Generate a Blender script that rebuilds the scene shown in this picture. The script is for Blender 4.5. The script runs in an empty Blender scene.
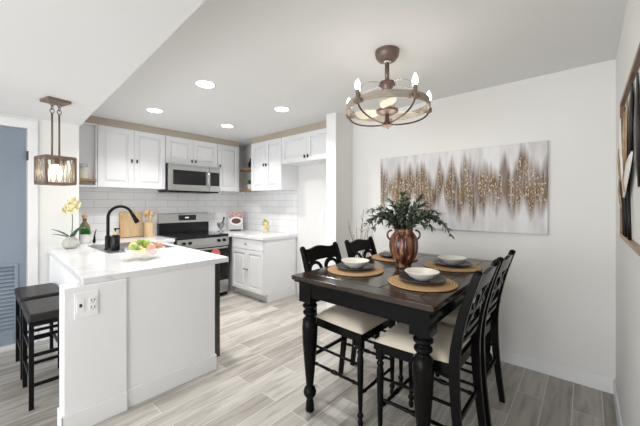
import bpy, math, random
from mathutils import Vector, Matrix, Euler
R = math.radians
PI = math.pi
random.seed(7)
scn = bpy.context.scene
col = scn.collection

# ------------------------------------------------------------------ camera
H = 1.385
TH = math.atan2(267, 304.0)
cam_d = bpy.data.cameras.new('camera')
cam = bpy.data.objects.new('camera', cam_d)
col.objects.link(cam)
cam.location = (0, 0, H)
cam.rotation_euler = (R(90), 0, TH - R(90))
cam_d.sensor_width = 36.0
cam_d.lens = 36.0 * 304.0 / 640.0
cam_d.shift_y = -(213 - 204) / 640.0
cam_d.clip_start = 0.02
scn.camera = cam

# ------------------------------------------------------------------ world, lights, exposure
w = bpy.data.worlds.new('world')
scn.world = w
w.use_nodes = True
w.node_tree.nodes['Background'].inputs[0].default_value = (0.97, 0.985, 1.0, 1)
w.node_tree.nodes['Background'].inputs[1].default_value = 1.6
scn.view_settings.view_transform = 'Standard'
scn.view_settings.look = 'None'
scn.view_settings.gamma = 1
scn.view_settings.use_curve_mapping = False
scn.view_settings.exposure = 0.12


def area(name, loc, rot, sx, sy, power, color=(1, 1, 1)):
    d = bpy.data.lights.new(name, 'AREA')
    d.shape = 'RECTANGLE'
    d.size = sx
    d.size_y = sy
    d.energy = power
    d.color = color
    o = bpy.data.objects.new(name, d)
    col.objects.link(o)
    o.location = loc
    o.rotation_euler = rot
    return o


# added fill lamps on the open side behind the camera, no windows built
area('rear_fill', (-2.9, 2.9, 1.25), (R(90), 0, R(-90)), 2.2, 1.9, 34, (0.95, 0.975, 1.0))
area('rear_fill_dining', (-2.7, 0.85, 1.05), (R(84), 0, R(-86)), 1.8, 1.9, 52, (0.97, 0.985, 1.0))  # added fill that brightens the dining side, no patio behind it


# ------------------------------------------------------------------ materials
MATS = {}


def nt_mat(name):
    m = bpy.data.materials.new(name)
    m.use_nodes = True
    return m, m.node_tree.nodes, m.node_tree.links, m.node_tree.nodes['Principled BSDF']


def mat(name, c, rough=0.5, metal=0.0, noise=0.0, nscale=8.0, bump=0.0, trans=0.0, ior=1.45, coat=0.0, emit=None, estr=0.0, stretch=(1, 1, 1), spec=0.5, alpha=1.0):
    m, n, l, b = nt_mat(name)
    b.inputs['Specular IOR Level'].default_value = spec
    b.inputs['Alpha'].default_value = alpha
    b.inputs['Base Color'].default_value = (*c, 1)
    b.inputs['Roughness'].default_value = rough
    b.inputs['Metallic'].default_value = metal
    b.inputs['Transmission Weight'].default_value = trans
    b.inputs['IOR'].default_value = ior
    b.inputs['Coat Weight'].default_value = coat
    if emit:
        b.inputs['Emission Color'].default_value = (*emit, 1)
        b.inputs['Emission Strength'].default_value = estr
    if noise or bump:
        tc = n.new('ShaderNodeTexCoord')
        mp = n.new('ShaderNodeMapping')
        mp.inputs['Scale'].default_value = stretch
        t = n.new('ShaderNodeTexNoise')
        t.inputs['Scale'].default_value = nscale
        t.inputs['Detail'].default_value = 4
        l.new(tc.outputs['Object'], mp.inputs['Vector'])
        l.new(mp.outputs[0], t.inputs['Vector'])
        if noise:
            r = n.new('ShaderNodeValToRGB')
            r.color_ramp.elements[0].position = 0.3
            r.color_ramp.elements[1].position = 0.7
            r.color_ramp.elements[0].color = (*[max(0, v * (1 - noise)) for v in c], 1)
            r.color_ramp.elements[1].color = (*[min(1, v * (1 + noise)) for v in c], 1)
            l.new(t.outputs['Fac'], r.inputs[0])
            l.new(r.outputs[0], b.inputs['Base Color'])
        if bump:
            bp = n.new('ShaderNodeBump')
            bp.inputs['Strength'].default_value = bump
            bp.inputs['Distance'].default_value = 0.01
            l.new(t.outputs['Fac'], bp.inputs['Height'])
            l.new(bp.outputs[0], b.inputs['Normal'])
    MATS[name] = m
    return m


def ramp(n, stops):
    r = n.new('ShaderNodeValToRGB')
    e = r.color_ramp.elements
    while len(e) < len(stops):
        e.new(0.5)
    for k, (p, c) in enumerate(stops):
        e[k].position = p
        e[k].color = (*c, 1)
    return r


mat('wall_paint', (0.80, 0.795, 0.775), 0.75, noise=0.012, nscale=1.5)
mat('kitchen_paint', (0.76, 0.76, 0.755), 0.75, noise=0.012, nscale=1.5)
mat('ceiling_paint', (0.79, 0.79, 0.785), 0.85, noise=0.01, nscale=1.2)
mat('taupe_paint', (0.47, 0.41, 0.34), 0.8, noise=0.03, nscale=3)
mat('trim_white', (0.82, 0.82, 0.82), 0.4, noise=0.01)
mat('cab_white', (0.80, 0.805, 0.82), 0.35, noise=0.008, nscale=3)
mat('pen_white', (0.84, 0.84, 0.85), 0.55, noise=0.012, nscale=4)
mat('blue_door', (0.235, 0.275, 0.335), 0.5, noise=0.03, nscale=6, stretch=(1, 1, .3))
mat('steel', (0.50, 0.50, 0.49), 0.28, 1.0, noise=0.06, nscale=30, stretch=(.1, 1, 8))
mat('sink_steel', (0.33, 0.34, 0.36), 0.35, 0.9, noise=0.08, nscale=20)
mat('dark_steel', (0.085, 0.09, 0.085), 0.4, 0.6, noise=0.05, nscale=20)
mat('black_gloss', (0.008, 0.008, 0.009), 0.15, spec=0.3)
mat('black_glass', (0.012, 0.012, 0.013), 0.1, spec=0.35)
mat('black_matte', (0.008, 0.008, 0.009), 0.32, spec=0.2)
mat('black_lacquer', (0.006, 0.0055, 0.0055), 0.14, spec=0.11)
mat('stool_black', (0.006, 0.006, 0.007), 0.3, spec=0.15)
mat('leatherette', (0.020, 0.017, 0.016), 0.36, noise=0.15, nscale=40, bump=0.15, spec=0.3)
mat('bronze', (0.10, 0.068, 0.055), 0.42, 0.75, noise=0.15, nscale=25)
mat('rose_bronze', (0.19, 0.135, 0.12), 0.4, 0.6, noise=0.1, nscale=20)
mat('greige_wood', (0.36, 0.32, 0.265), 0.55, noise=0.2, nscale=20, stretch=(1, 1, 6))
mat('blade_wood', (0.62, 0.56, 0.47), 0.5, noise=0.12, nscale=12, stretch=(6, 1, 1))
mat('pendant_metal', (0.20, 0.15, 0.12), 0.45, 0.5, noise=0.1, nscale=25)
mat('cage_wire', (0.42, 0.36, 0.28), 0.45, 0.5)
mat('brown_edge_wood', (0.030, 0.017, 0.011), 0.2, noise=0.5, nscale=7, stretch=(1, 1, 4))
mat('chrome', (0.7, 0.7, 0.7), 0.15, 1.0)
mat('bulb', (1, 0.95, 0.85), 0.3, emit=(1, 0.93, 0.80), estr=14)
mat('led', (1, 1, 1), 0.3, emit=(1, 0.98, 0.94), estr=9)
mat('warm_bulb', (1, 0.9, 0.7), 0.3, emit=(1, 0.80, 0.50), estr=9)
mat('glass', (0.95, 0.97, 0.97), 0.05, alpha=0.30)
mat('clear_glass', (0.95, 0.97, 0.97), 0.05, alpha=0.10)
mat('amber_glass', (0.22, 0.16, 0.09), 0.08, alpha=0.8)
mat('wood', (0.33, 0.19, 0.10), 0.5, noise=0.3, nscale=8, stretch=(1, 8, 8))
mat('board_wood', (0.56, 0.40, 0.235), 0.5, noise=0.14, nscale=6, stretch=(8, 1, 1))
mat('holder_wood', (0.62, 0.46, 0.26), 0.5, noise=0.12, nscale=10, stretch=(8, 8, 1))
mat('spoon_wood', (0.60, 0.36, 0.17), 0.5, noise=0.15, nscale=10)
mat('seat_fabric', (0.66, 0.59, 0.48), 0.85, noise=0.06, nscale=6, bump=0.1)
mat('plate_dark', (0.035, 0.035, 0.042), 0.32, noise=0.2, nscale=14)
mat('bowl_cream', (0.84, 0.81, 0.74), 0.3, noise=0.02)
mat('stone_vase', (0.47, 0.47, 0.44), 0.7, noise=0.1, nscale=30, bump=0.1)
mat('orchid_leaf', (0.05, 0.11, 0.045), 0.4, noise=0.25, nscale=15)
mat('petal', (0.90, 0.82, 0.52), 0.55, noise=0.08, nscale=25)
mat('petal_heart', (0.72, 0.45, 0.10), 0.5)
mat('twig', (0.24, 0.17, 0.12), 0.8, noise=0.2)
mat('olive_leaf', (0.032, 0.055, 0.032), 0.5, noise=0.45, nscale=9)
mat('olive_pale', (0.14, 0.18, 0.12), 0.6, noise=0.3, nscale=9)
mat('succulent', (0.08, 0.16, 0.07), 0.5, noise=0.3, nscale=20)
mat('apple_green', (0.30, 0.40, 0.09), 0.3, noise=0.2, nscale=15)
mat('lemon', (0.74, 0.60, 0.16), 0.4, noise=0.1, nscale=30)
mat('peach', (0.62, 0.33, 0.24), 0.4, noise=0.25, nscale=14)
mat('lime', (0.25, 0.33, 0.06), 0.4, noise=0.2, nscale=20)
mat('green_label', (0.06, 0.27, 0.07), 0.5, noise=0.4, nscale=40)
mat('sticker_red', (0.75, 0.18, 0.17), 0.5)
mat('paper_white', (0.85, 0.85, 0.84), 0.6)
mat('plate_white', (0.85, 0.85, 0.85), 0.4)
mat('grain', (0.62, 0.52, 0.33), 0.8, noise=0.3, nscale=60)
mat('art_black', (0.012, 0.01, 0.01), 0.35, 0.3, noise=0.2)
mat('art_gold', (0.42, 0.30, 0.17), 0.4, 0.6, noise=0.3, nscale=30, bump=0.4)
mat('art_cream', (0.85, 0.84, 0.81), 0.5)
mat('art_bar', (0.20, 0.12, 0.075), 0.4, 0.5, noise=0.2)
mat('outlet_white', (0.88, 0.88, 0.88), 0.35)
mat('dark_slot', (0.03, 0.03, 0.03), 0.6)
mat('candle_sleeve', (0.20, 0.15, 0.11), 0.5)
mat('food_photo', (0.50, 0.33, 0.30), 0.5, noise=0.6, nscale=38)
mat('book_grey', (0.62, 0.60, 0.61), 0.5, noise=0.1, nscale=30)
mat('berry', (0.10, 0.04, 0.035), 0.5, noise=0.5, nscale=60)


def floor_mat():
    m, n, l, b = nt_mat('plank_tile')
    tc = n.new('ShaderNodeTexCoord')
    mp = n.new('ShaderNodeMapping')
    mp.inputs['Location'].default_value = (0.1, -0.076, 0)
    l.new(tc.outputs['Object'], mp.inputs['Vector'])
    br = n.new('ShaderNodeTexBrick')
    br.offset = 0.37
    br.offset_frequency = 2
    br.inputs['Scale'].default_value = 1
    br.inputs['Brick Width'].default_value = 0.92
    br.inputs['Row Height'].default_value = 0.157
    br.inputs['Mortar Size'].default_value = 0.0022
    br.inputs['Mortar Smooth'].default_value = 0.2
    br.inputs['Bias'].default_value = 0.0
    br.inputs['Color1'].default_value = (0.325, 0.30, 0.27, 1)
    br.inputs['Color2'].default_value = (0.54, 0.52, 0.485, 1)
    br.inputs['Mortar'].default_value = (0.50, 0.47, 0.43, 1)
    l.new(mp.outputs[0], br.inputs['Vector'])
    mp2 = n.new('ShaderNodeMapping')
    mp2.inputs['Scale'].default_value = (1.3, 11, 1)
    l.new(tc.outputs['Object'], mp2.inputs['Vector'])
    # shift the grain row by row so it breaks at the joints
    add = n.new('ShaderNodeVectorMath')
    add.operation = 'MULTIPLY_ADD'
    add.inputs[1].default_value = (9, 9, 9)
    l.new(br.outputs['Color'], add.inputs[0])
    l.new(mp2.outputs[0], add.inputs[2])
    nz = n.new('ShaderNodeTexNoise')
    nz.inputs['Scale'].default_value = 1.6
    nz.inputs['Detail'].default_value = 6
    nz.inputs['Roughness'].default_value = 0.62
    nz.inputs['Distortion'].default_value = 0.6
    l.new(add.outputs[0], nz.inputs['Vector'])
    rp = ramp(n, [(0.28, (0.52, 0.49, 0.45)), (0.5, (0.93, 0.92, 0.91)), (0.72, (1.16, 1.16, 1.15))])
    l.new(nz.outputs['Fac'], rp.inputs[0])
    mx = n.new('ShaderNodeMix')
    mx.data_type = 'RGBA'
    mx.blend_type = 'MULTIPLY'
    mx.inputs[0].default_value = 1.0
    l.new(br.outputs['Color'], mx.inputs[6])
    l.new(rp.outputs[0], mx.inputs[7])
    mx2 = n.new('ShaderNodeMix')
    mx2.data_type = 'RGBA'
    l.new(br.outputs['Fac'], mx2.inputs[0])
    l.new(mx.outputs[2], mx2.inputs[6])
    mx2.inputs[7].default_value = (0.66, 0.64, 0.60, 1)
    l.new(mx2.outputs[2], b.inputs['Base Color'])
    b.inputs['Roughness'].default_value = 0.33
    bp = n.new('ShaderNodeBump')
    bp.inputs['Strength'].default_value = 0.25
    bp.inputs['Distance'].default_value = 0.004
    bp.invert = True
    l.new(br.outputs['Fac'], bp.inputs['Height'])
    l.new(bp.outputs[0], b.inputs['Normal'])
    MATS['plank_tile'] = m


def tile_mat(name, axis):
    m, n, l, b = nt_mat(name)
    tc = n.new('ShaderNodeTexCoord')
    sp = n.new('ShaderNodeSeparateXYZ')
    cb = n.new('ShaderNodeCombineXYZ')
    l.new(tc.outputs['Object'], sp.inputs[0])
    l.new(sp.outputs[axis], cb.inputs[0])
    l.new(sp.outputs['Z'], cb.inputs[1])
    mp = n.new('ShaderNodeMapping')
    mp.inputs['Location'].default_value = (0.05, -0.925, 0)
    l.new(cb.outputs[0], mp.inputs['Vector'])
    br = n.new('ShaderNodeTexBrick')
    br.offset = 0.5
    br.inputs['Scale'].default_value = 1
    br.inputs['Brick Width'].default_value = 0.305
    br.inputs['Row Height'].default_value = 0.1035
    br.inputs['Mortar Size'].default_value = 0.0022
    br.inputs['Mortar Smooth'].default_value = 0.1
    br.inputs['Color1'].default_value = (0.81, 0.815, 0.825, 1)
    br.inputs['Color2'].default_value = (0.86, 0.86, 0.87, 1)
    br.inputs['Mortar'].default_value = (0.50, 0.51, 0.52, 1)
    l.new(mp.outputs[0], br.inputs['Vector'])
    l.new(br.outputs['Color'], b.inputs['Base Color'])
    b.inputs['Roughness'].default_value = 0.18
    bp = n.new('ShaderNodeBump')
    bp.invert = True
    bp.inputs['Strength'].default_value = 0.5
    bp.inputs['Distance'].default_value = 0.003
    l.new(br.outputs['Fac'], bp.inputs['Height'])
    l.new(bp.outputs[0], b.inputs['Normal'])
    MATS[name] = m


def quartz_mat():
    m, n, l, b = nt_mat('quartz')
    tc = n.new('ShaderNodeTexCoord')
    nz = n.new('ShaderNodeTexNoise')
    nz.inputs['Scale'].default_value = 1.7
    nz.inputs['Detail'].default_value = 5
    nz.inputs['Distortion'].default_value = 1.6
    l.new(tc.outputs['Object'], nz.inputs['Vector'])
    rp = ramp(n, [(0.0, (0.77, 0.77, 0.78)), (0.485, (0.77, 0.77, 0.78)), (0.5, (0.62, 0.625, 0.64)), (0.515, (0.77, 0.77, 0.78)), (1, (0.75, 0.75, 0.765))])
    l.new(nz.outputs['Fac'], rp.inputs[0])
    l.new(rp.outputs[0], b.inputs['Base Color'])
    b.inputs['Roughness'].default_value = 0.16
    MATS['quartz'] = m


def math_node(n, l, op, a, b=None, c=None):
    x = n.new('ShaderNodeMath')
    x.operation = op
    for k, v in enumerate((a, b, c)):
        if v is None:
            continue
        if isinstance(v, (int, float)):
            x.inputs[k].default_value = v
        else:
            l.new(v, x.inputs[k])
    return x.outputs[0]


def painting_mat():
    # abstract band of hanging brush strokes with gold flecks; local y along canvas, z up, centre at origin
    m, n, l, b = nt_mat('abstract_canvas')
    tc = n.new('ShaderNodeTexCoord')
    sp = n.new('ShaderNodeSeparateXYZ')
    l.new(tc.outputs['Object'], sp.inputs[0])
    Y, Z = sp.outputs['Y'], sp.outputs['Z']

    def noise1(scale, detail, off, zs=0.0):
        c = n.new('ShaderNodeCombineXYZ')
        l.new(math_node(n, l, 'ADD', Y, off), c.inputs[0])
        l.new(math_node(n, l, 'MULTIPLY', Z, zs), c.inputs[1])
        t = n.new('ShaderNodeTexNoise')
        t.inputs['Scale'].default_value = scale
        t.inputs['Detail'].default_value = detail
        l.new(c.outputs[0], t.inputs['Vector'])
        return t.outputs['Fac']
    top = math_node(n, l, 'MULTIPLY_ADD', noise1(9, 5, 3.1), 0.95, -0.225)
    bot = math_node(n, l, 'MULTIPLY_ADD', noise1(7, 5, 7.7), 1.05, -0.265)
    # distance above/below a centre line
    cz = 0.02
    up = math_node(n, l, 'SUBTRACT', top, math_node(n, l, 'SUBTRACT', Z, cz))
    dn = math_node(n, l, 'SUBTRACT', bot, math_node(n, l, 'SUBTRACT', cz, Z))
    mn = math_node(n, l, 'MINIMUM', up, dn)
    band = math_node(n, l, 'MULTIPLY', mn, 7.5)
    x = n.new('ShaderNodeClamp')
    l.new(band, x.inputs[0])
    streak = noise1(60, 3, 1.0, 0.05)
    rs = ramp(n, [(0.32, (0.55, 0.55, 0.55)), (0.5, (1, 1, 1))])
    l.new(streak, rs.inputs[0])
    fac = math_node(n, l, 'MULTIPLY', x.outputs[0], rs.outputs[0])
    cn = noise1(26, 3, 5.5, 0.12)
    rc = ramp(n, [(0.28, (0.09, 0.068, 0.07)), (0.42, (0.24, 0.18, 0.175)), (0.52, (0.20, 0.125, 0.06)), (0.62, (0.11, 0.07, 0.04)), (0.76, (0.33, 0.27, 0.25))])
    l.new(cn, rc.inputs[0])
    bg = noise1(14, 3, 9.2, 0.15)
    rb = ramp(n, [(0.35, (0.60, 0.585, 0.59)), (0.6, (0.76, 0.755, 0.76))])
    l.new(bg, rb.inputs[0])
    mx = n.new('ShaderNodeMix')
    mx.data_type = 'RGBA'
    l.new(fac, mx.inputs[0])
    l.new(rb.outputs[0], mx.inputs[6])
    l.new(rc.outputs[0], mx.inputs[7])
    # gold flecks
    fl = n.new('ShaderNodeTexNoise')
    fl.inputs['Scale'].default_value = 70
    fl.inputs['Detail'].default_value = 3
    fm = n.new('ShaderNodeMapping')
    fm.inputs['Scale'].default_value = (1, 1.3, 0.65)
    l.new(tc.outputs['Object'], fm.inputs['Vector'])
    l.new(fm.outputs[0], fl.inputs['Vector'])
    col_ = noise1(17, 2, 2.2)
    gate = math_node(n, l, 'MULTIPLY', math_node(n, l, 'GREATER_THAN', fl.outputs['Fac'], 0.59), math_node(n, l, 'GREATER_THAN', col_, 0.47))
    gate = math_node(n, l, 'MULTIPLY', gate, math_node(n, l, 'GREATER_THAN', x.outputs[0], 0.75))
    mg = n.new('ShaderNodeMix')
    mg.data_type = 'RGBA'
    l.new(gate, mg.inputs[0])
    l.new(mx.outputs[2], mg.inputs[6])
    mg.inputs[7].default_value = (0.72, 0.58, 0.34, 1)
    l.new(mg.outputs[2], b.inputs['Base Color'])
    b.inputs['Roughness'].default_value = 0.6
    MATS['abstract_canvas'] = m


def vase_mat():
    m, n, l, b = nt_mat('glazed_brown')
    tc = n.new('ShaderNodeTexCoord')
    mp = n.new('ShaderNodeMapping')
    mp.inputs['Scale'].default_value = (1, 1, 0.12)
    l.new(tc.outputs['Object'], mp.inputs['Vector'])
    t = n.new('ShaderNodeTexNoise')
    t.inputs['Scale'].default_value = 42
    t.inputs['Detail'].default_value = 5
    l.new(mp.outputs[0], t.inputs['Vector'])
    r = ramp(n, [(0.36, (0.022, 0.008, 0.006)), (0.47, (0.10, 0.03, 0.016)), (0.57, (0.26, 0.10, 0.05)), (0.68, (0.58, 0.40, 0.28))])
    l.new(t.outputs['Fac'], r.inputs[0])
    l.new(r.outputs[0], b.inputs['Base Color'])
    b.inputs['Roughness'].default_value = 0.28
    b.inputs['Coat Weight'].default_value = 0.3
    MATS['glazed_brown'] = m


def table_mat():
    m, n, l, b = nt_mat('espresso_wood')
    tc = n.new('ShaderNodeTexCoord')
    mp = n.new('ShaderNodeMapping')
    mp.inputs['Scale'].default_value = (1.5, 14, 6)
    l.new(tc.outputs['Object'], mp.inputs['Vector'])
    t = n.new('ShaderNodeTexNoise')
    t.inputs['Scale'].default_value = 3
    t.inputs['Detail'].default_value = 6
    l.new(mp.outputs[0], t.inputs['Vector'])
    r = ramp(n, [(0.3, (0.012, 0.009, 0.008)), (0.62, (0.035, 0.024, 0.018)), (0.85, (0.085, 0.05, 0.03))])
    l.new(t.outputs['Fac'], r.inputs[0])
    l.new(r.outputs[0], b.inputs['Base Color'])
    b.inputs['Roughness'].default_value = 0.17
    b.inputs['Specular IOR Level'].default_value = 0.5
    MATS['espresso_wood'] = m


def woven_mat():
    m, n, l, b = nt_mat('seagrass')
    tc = n.new('ShaderNodeTexCoord')
    sp = n.new('ShaderNodeSeparateXYZ')
    l.new(tc.outputs['Object'], sp.inputs[0])
    rr = math_node(n, l, 'SQRT', math_node(n, l, 'ADD', math_node(n, l, 'MULTIPLY', sp.outputs['X'], sp.outputs['X']), math_node(n, l, 'MULTIPLY', sp.outputs['Y'], sp.outputs['Y'])))
    s = math_node(n, l, 'SINE', math_node(n, l, 'MULTIPLY', rr, 2 * PI / 0.016))
    an = math_node(n, l, 'ARCTAN2', sp.outputs['Y'], sp.outputs['X'])
    s2 = math_node(n, l, 'SINE', math_node(n, l, 'MULTIPLY', an, 90.0))
    sm = math_node(n, l, 'MULTIPLY_ADD', math_node(n, l, 'MULTIPLY', s, s2), 0.25, math_node(n, l, 'MULTIPLY_ADD', s, 0.25, 0.5))
    r = ramp(n, [(0.0, (0.17, 0.09, 0.035)), (0.45, (0.44, 0.265, 0.125)), (1.0, (0.66, 0.44, 0.24))])
    l.new(sm, r.inputs[0])
    l.new(r.outputs[0], b.inputs['Base Color'])
    b.inputs['Roughness'].default_value = 0.75
    bp = n.new('ShaderNodeBump')
    bp.inputs['Strength'].default_value = 0.8
    bp.inputs['Distance'].default_value = 0.004
    l.new(sm, bp.inputs['Height'])
    l.new(bp.outputs[0], b.inputs['Normal'])
    MATS['seagrass'] = m


floor_mat(); tile_mat('tile_back', 'X'); tile_mat('tile_side', 'Y'); quartz_mat(); painting_mat(); vase_mat(); table_mat(); woven_mat()
for nm in ('bulb', 'led', 'warm_bulb'):
    MATS[nm].node_tree.nodes['Principled BSDF'].inputs['Base Color'].default_value = (1, 1, 1, 1)


# ------------------------------------------------------------------ mesh helpers
class MB:
    """collects shapes, then links them as one mesh object"""

    def __init__(self):
        self.v = []
        self.f = []
        self.mi = []
        self.k = 0

    def _add(self, vs, fs):
        o = len(self.v)
        self.v += [tuple(p) for p in vs]
        self.f += [tuple(o + i for i in f) for f in fs]
        self.mi += [self.k] * len(fs)
        return self

    def box(self, x0, x1, y0, y1, z0, z1, m=None):
        vs = [(x, y, z) for z in (z0, z1) for y in (y0, y1) for x in (x0, x1)]
        if m:
            vs = [m @ Vector(p) for p in vs]
        return self._add(vs, [(0, 2, 3, 1), (4, 5, 7, 6), (0, 1, 5, 4), (2, 6, 7, 3), (0, 4, 6, 2), (1, 3, 7, 5)])

    def prism(self, pts, z0, z1, m=None):
        # pts counter-clockwise seen from above
        n = len(pts)
        vs = [(x, y, z0) for x, y in pts] + [(x, y, z1) for x, y in pts]
        if m:
            vs = [m @ Vector(p) for p in vs]
        fs = [tuple(range(n - 1, -1, -1)), tuple(range(n, 2 * n))]
        for i in range(n):
            j = (i + 1) % n
            fs.append((i, j, n + j, n + i))
        return self._add(vs, fs)

    def lathe(self, prof, seg=20, m=None, flute=0, depth=0.0):
        # prof: (r, z) from bottom to top
        vs, fs = [], []
        for r, z in prof:
            for s in range(seg):
                a = 2 * PI * s / seg
                rr = r * (1 + depth * (abs(math.cos(flute * a / 2)) - 1) if flute else 1)
                vs.append((rr * math.cos(a), rr * math.sin(a), z))
        n = len(prof)
        for i in range(n - 1):
            for s in range(seg):
                t = (s + 1) % seg
                fs.append((i * seg + s, i * seg + t, (i + 1) * seg + t, (i + 1) * seg + s))
        if prof[0][0] > 1e-4:
            fs.append(tuple(range(seg - 1, -1, -1)))
        if prof[-1][0] > 1e-4:
            fs.append(tuple((n - 1) * seg + s for s in range(seg)))
        if m:
            vs = [m @ Vector(p) for p in vs]
        return self._add(vs, fs)

    def tube(self, pts, r, seg=8, closed=False, flat=None):
        # r number or list
        pts = [Vector(p) for p in pts]
        n = len(pts)
        rs = r if isinstance(r, (list, tuple)) else [r] * n
        vs, fs = [], []
        prev = None
        for i, p in enumerate(pts):
            if closed:
                t = pts[(i + 1) % n] - pts[i - 1]
            else:
                t = pts[min(i + 1, n - 1)] - pts[max(i - 1, 0)]
            if t.length < 1e-9:
                t = Vector((0, 0, 1))
            t.normalize()
            if prev is None:
                a = Vector((0, 0, 1)) if abs(t.z) < 0.9 else Vector((0, 1, 0))
            else:
                a = prev
            u = a - t * a.dot(t)
            if u.length < 1e-6:
                u = t.orthogonal()
            u.normalize()
            w_ = t.cross(u)
            prev = u
            for s in range(seg):
                g = 2 * PI * s / seg
                vs.append(p + u * math.cos(g) * rs[i] + w_ * math.sin(g) * rs[i] * (flat or 1))
        m_ = n if closed else n - 1
        for i in range(m_):
            j = (i + 1) % n
            for s in range(seg):
                t_ = (s + 1) % seg
                fs.append((i * seg + s, i * seg + t_, j * seg + t_, j * seg + s))
        if not closed:
            fs.append(tuple(range(seg - 1, -1, -1)))
            fs.append(tuple((n - 1) * seg + s for s in range(seg)))
        return self._add(vs, fs)

    def beam(self, pts, wx, wy):
        # rectangular section (wx across x, wy across y) swept upwards
        vs, fs = [], []
        for (x, y, z) in pts:
            vs += [(x - wx / 2, y - wy / 2, z), (x + wx / 2, y - wy / 2, z), (x + wx / 2, y + wy / 2, z), (x - wx / 2, y + wy / 2, z)]
        n = len(pts)
        for i in range(n - 1):
            for s in range(4):
                t = (s + 1) % 4
                fs.append((i * 4 + s, i * 4 + t, i * 4 + 4 + t, i * 4 + 4 + s))
        fs.append((3, 2, 1, 0))
        fs.append(tuple((n - 1) * 4 + s for s in range(4)))
        return self._add(vs, fs)

    def ball(self, c, r, sz=1.0, seg=14, rings=8, m=None):
        prof = [(max(1e-5, math.sin(PI * k / rings)) * r, -math.cos(PI * k / rings) * r * sz) for k in range(rings + 1)]
        mm = Matrix.Translation(Vector(c)) @ (m or Matrix())
        return self.lathe(prof, seg, mm)

    def leaf(self, base, d, length, width, up=(0, 0, 1), bend=0.15):
        d = Vector(d).normalized()
        up = Vector(up)
        s = d.cross(up)
        if s.length < 1e-3:
            s = d.orthogonal()
        s.normalize()
        nrm = s.cross(d)
        b = Vector(base)
        prof = [(0, 0.12), (0.25, 0.8), (0.5, 1.0), (0.78, 0.65), (1.0, 0.03)]
        vs = []
        for t, wd in prof:
            c = b + d * length * t - nrm * (bend * length * t * t)
            vs.append(c - s * width / 2 * wd + nrm * width * 0.12 * wd)
            vs.append(c - nrm * 0.0006)
            vs.append(c + s * width / 2 * wd + nrm * width * 0.12 * wd)
        fs = []
        for i in range(4):
            for j in range(2):
                a = i * 3 + j
                fs.append((a, a + 1, a + 4, a + 3))
        return self._add(vs, fs)

    def build(self, name, mname, parent=None, loc=None, smooth=False, bevel=0.0, segs=2, thick=0.0, auto=False):
        me = bpy.data.meshes.new(name)
        me.from_pydata(self.v, [], self.f)
        names = mname if isinstance(mname, (list, tuple)) else [mname]
        for q in names:
            me.materials.append(MATS[q])
        for p, k in zip(me.polygons, self.mi):
            p.material_index = min(k, len(names) - 1)
        me.validate()
        if smooth:
            me.shade_smooth()
            if auto:
                me.set_sharp_from_angle(angle=R(38))
        me.update()
        o = bpy.data.objects.new(name, me)
        col.objects.link(o)
        if parent:
            o.parent = parent
        if loc:
            o.location = loc
        if thick:
            s = o.modifiers.new('solid', 'SOLIDIFY')
            s.thickness = thick
        if bevel:
            bv = o.modifiers.new('bevel', 'BEVEL')
            bv.width = bevel
            bv.segments = segs
            bv.limit_method = 'ANGLE'
            bv.angle_limit = R(40)
        return o


def tag(o, label=None, cat=None, group=None, kind=None):
    if label:
        o['label'] = label
    if cat:
        o['category'] = cat
    if group:
        o['group'] = group
    if kind:
        o['kind'] = kind
    return o


def thing(name, label, cat, loc=(0, 0, 0), rz=0.0, group=None):
    o = bpy.data.objects.new(name, None)
    o.empty_display_size = 0.1
    col.objects.link(o)
    o.location = loc
    o.rotation_euler = (0, 0, rz)
    return tag(o, label, cat, group)


def kids(o):
    return [c for c in bpy.data.objects if c.parent == o]


def copy_tree(o, parent=None):
    c = o.copy()
    col.objects.link(c)
    if parent:
        c.parent = parent
    for ch in kids(o):
        copy_tree(ch, c)
    return c


def struct(name, mb, m, **k):
    return tag(mb.build(name, m, **k), kind='structure')


def arc(c, r, a0, a1, n=10, plane='xz'):
    out = []
    for i in range(n + 1):
        a = R(a0 + (a1 - a0) * i / n)
        if plane == 'xz':
            out.append((c[0] + r * math.cos(a), c[1], c[2] + r * math.sin(a)))
        else:
            out.append((c[0] + r * math.cos(a), c[1] + r * math.sin(a), c[2]))
    return out


# ------------------------------------------------------------------ room shell
XD, YN, YL, YB, XK, ZC, ZL = 3.08, -0.157, 4.15, 4.77, 3.28, 2.44, 2.24
CT = 0.925
struct('floor', MB().box(-3.2, 3.4, -0.27, 4.9, -0.1, 0), 'plank_tile')
struct('ceiling', MB().box(-3.2, 3.4, -0.27, 4.9, ZC, ZC + 0.1), 'ceiling_paint')
# lower ceiling on the living-room side, its edge running towards the kitchen
struct('ceiling_dropped', MB().prism([(-3.2, YN), (0.585, YN), (0.766, YL), (-3.2, YL)], ZL, ZC), 'ceiling_paint')
struct('wall_dining', MB().box(XD, XD + 0.32, YN - 0.11, 2.17, 0, ZC), 'wall_paint')
struct('wall_near', MB().box(-3.2, XD, YN - 0.11, YN, 0, ZC), 'wall_paint')
struct('wall_stub', MB().box(2.762, 3.4, 2.17, 2.305, 0, ZC), 'wall_paint')
struct('trim_1', MB().box(2.742, 2.762, 2.165, 2.31, 0, ZC), 'trim_white', bevel=0.003)
struct('wall_kitchen_right', MB().box(XK, 3.4, 2.305, YB, 0, ZC), 'kitchen_paint')
struct('wall_kitchen_back', MB().box(0.635, 3.4, YB, YB + 0.12, 0, ZC), 'kitchen_paint')
struct('wall_kitchen_left', MB().box(0.635, 0.755, YL + 0.12, YB, 0, ZC), 'kitchen_paint')
# left wall with its door opening
wl = MB()
wl.box(0.352, 0.755, YL, YL + 0.12, 0, ZC)
wl.box(-0.52, 0.352, YL, YL + 0.12, 2.13, ZC)
wl.box(-3.2, -0.52, YL, YL + 0.12, 0, ZC)
struct('wall_left', wl, 'wall_paint')
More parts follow.
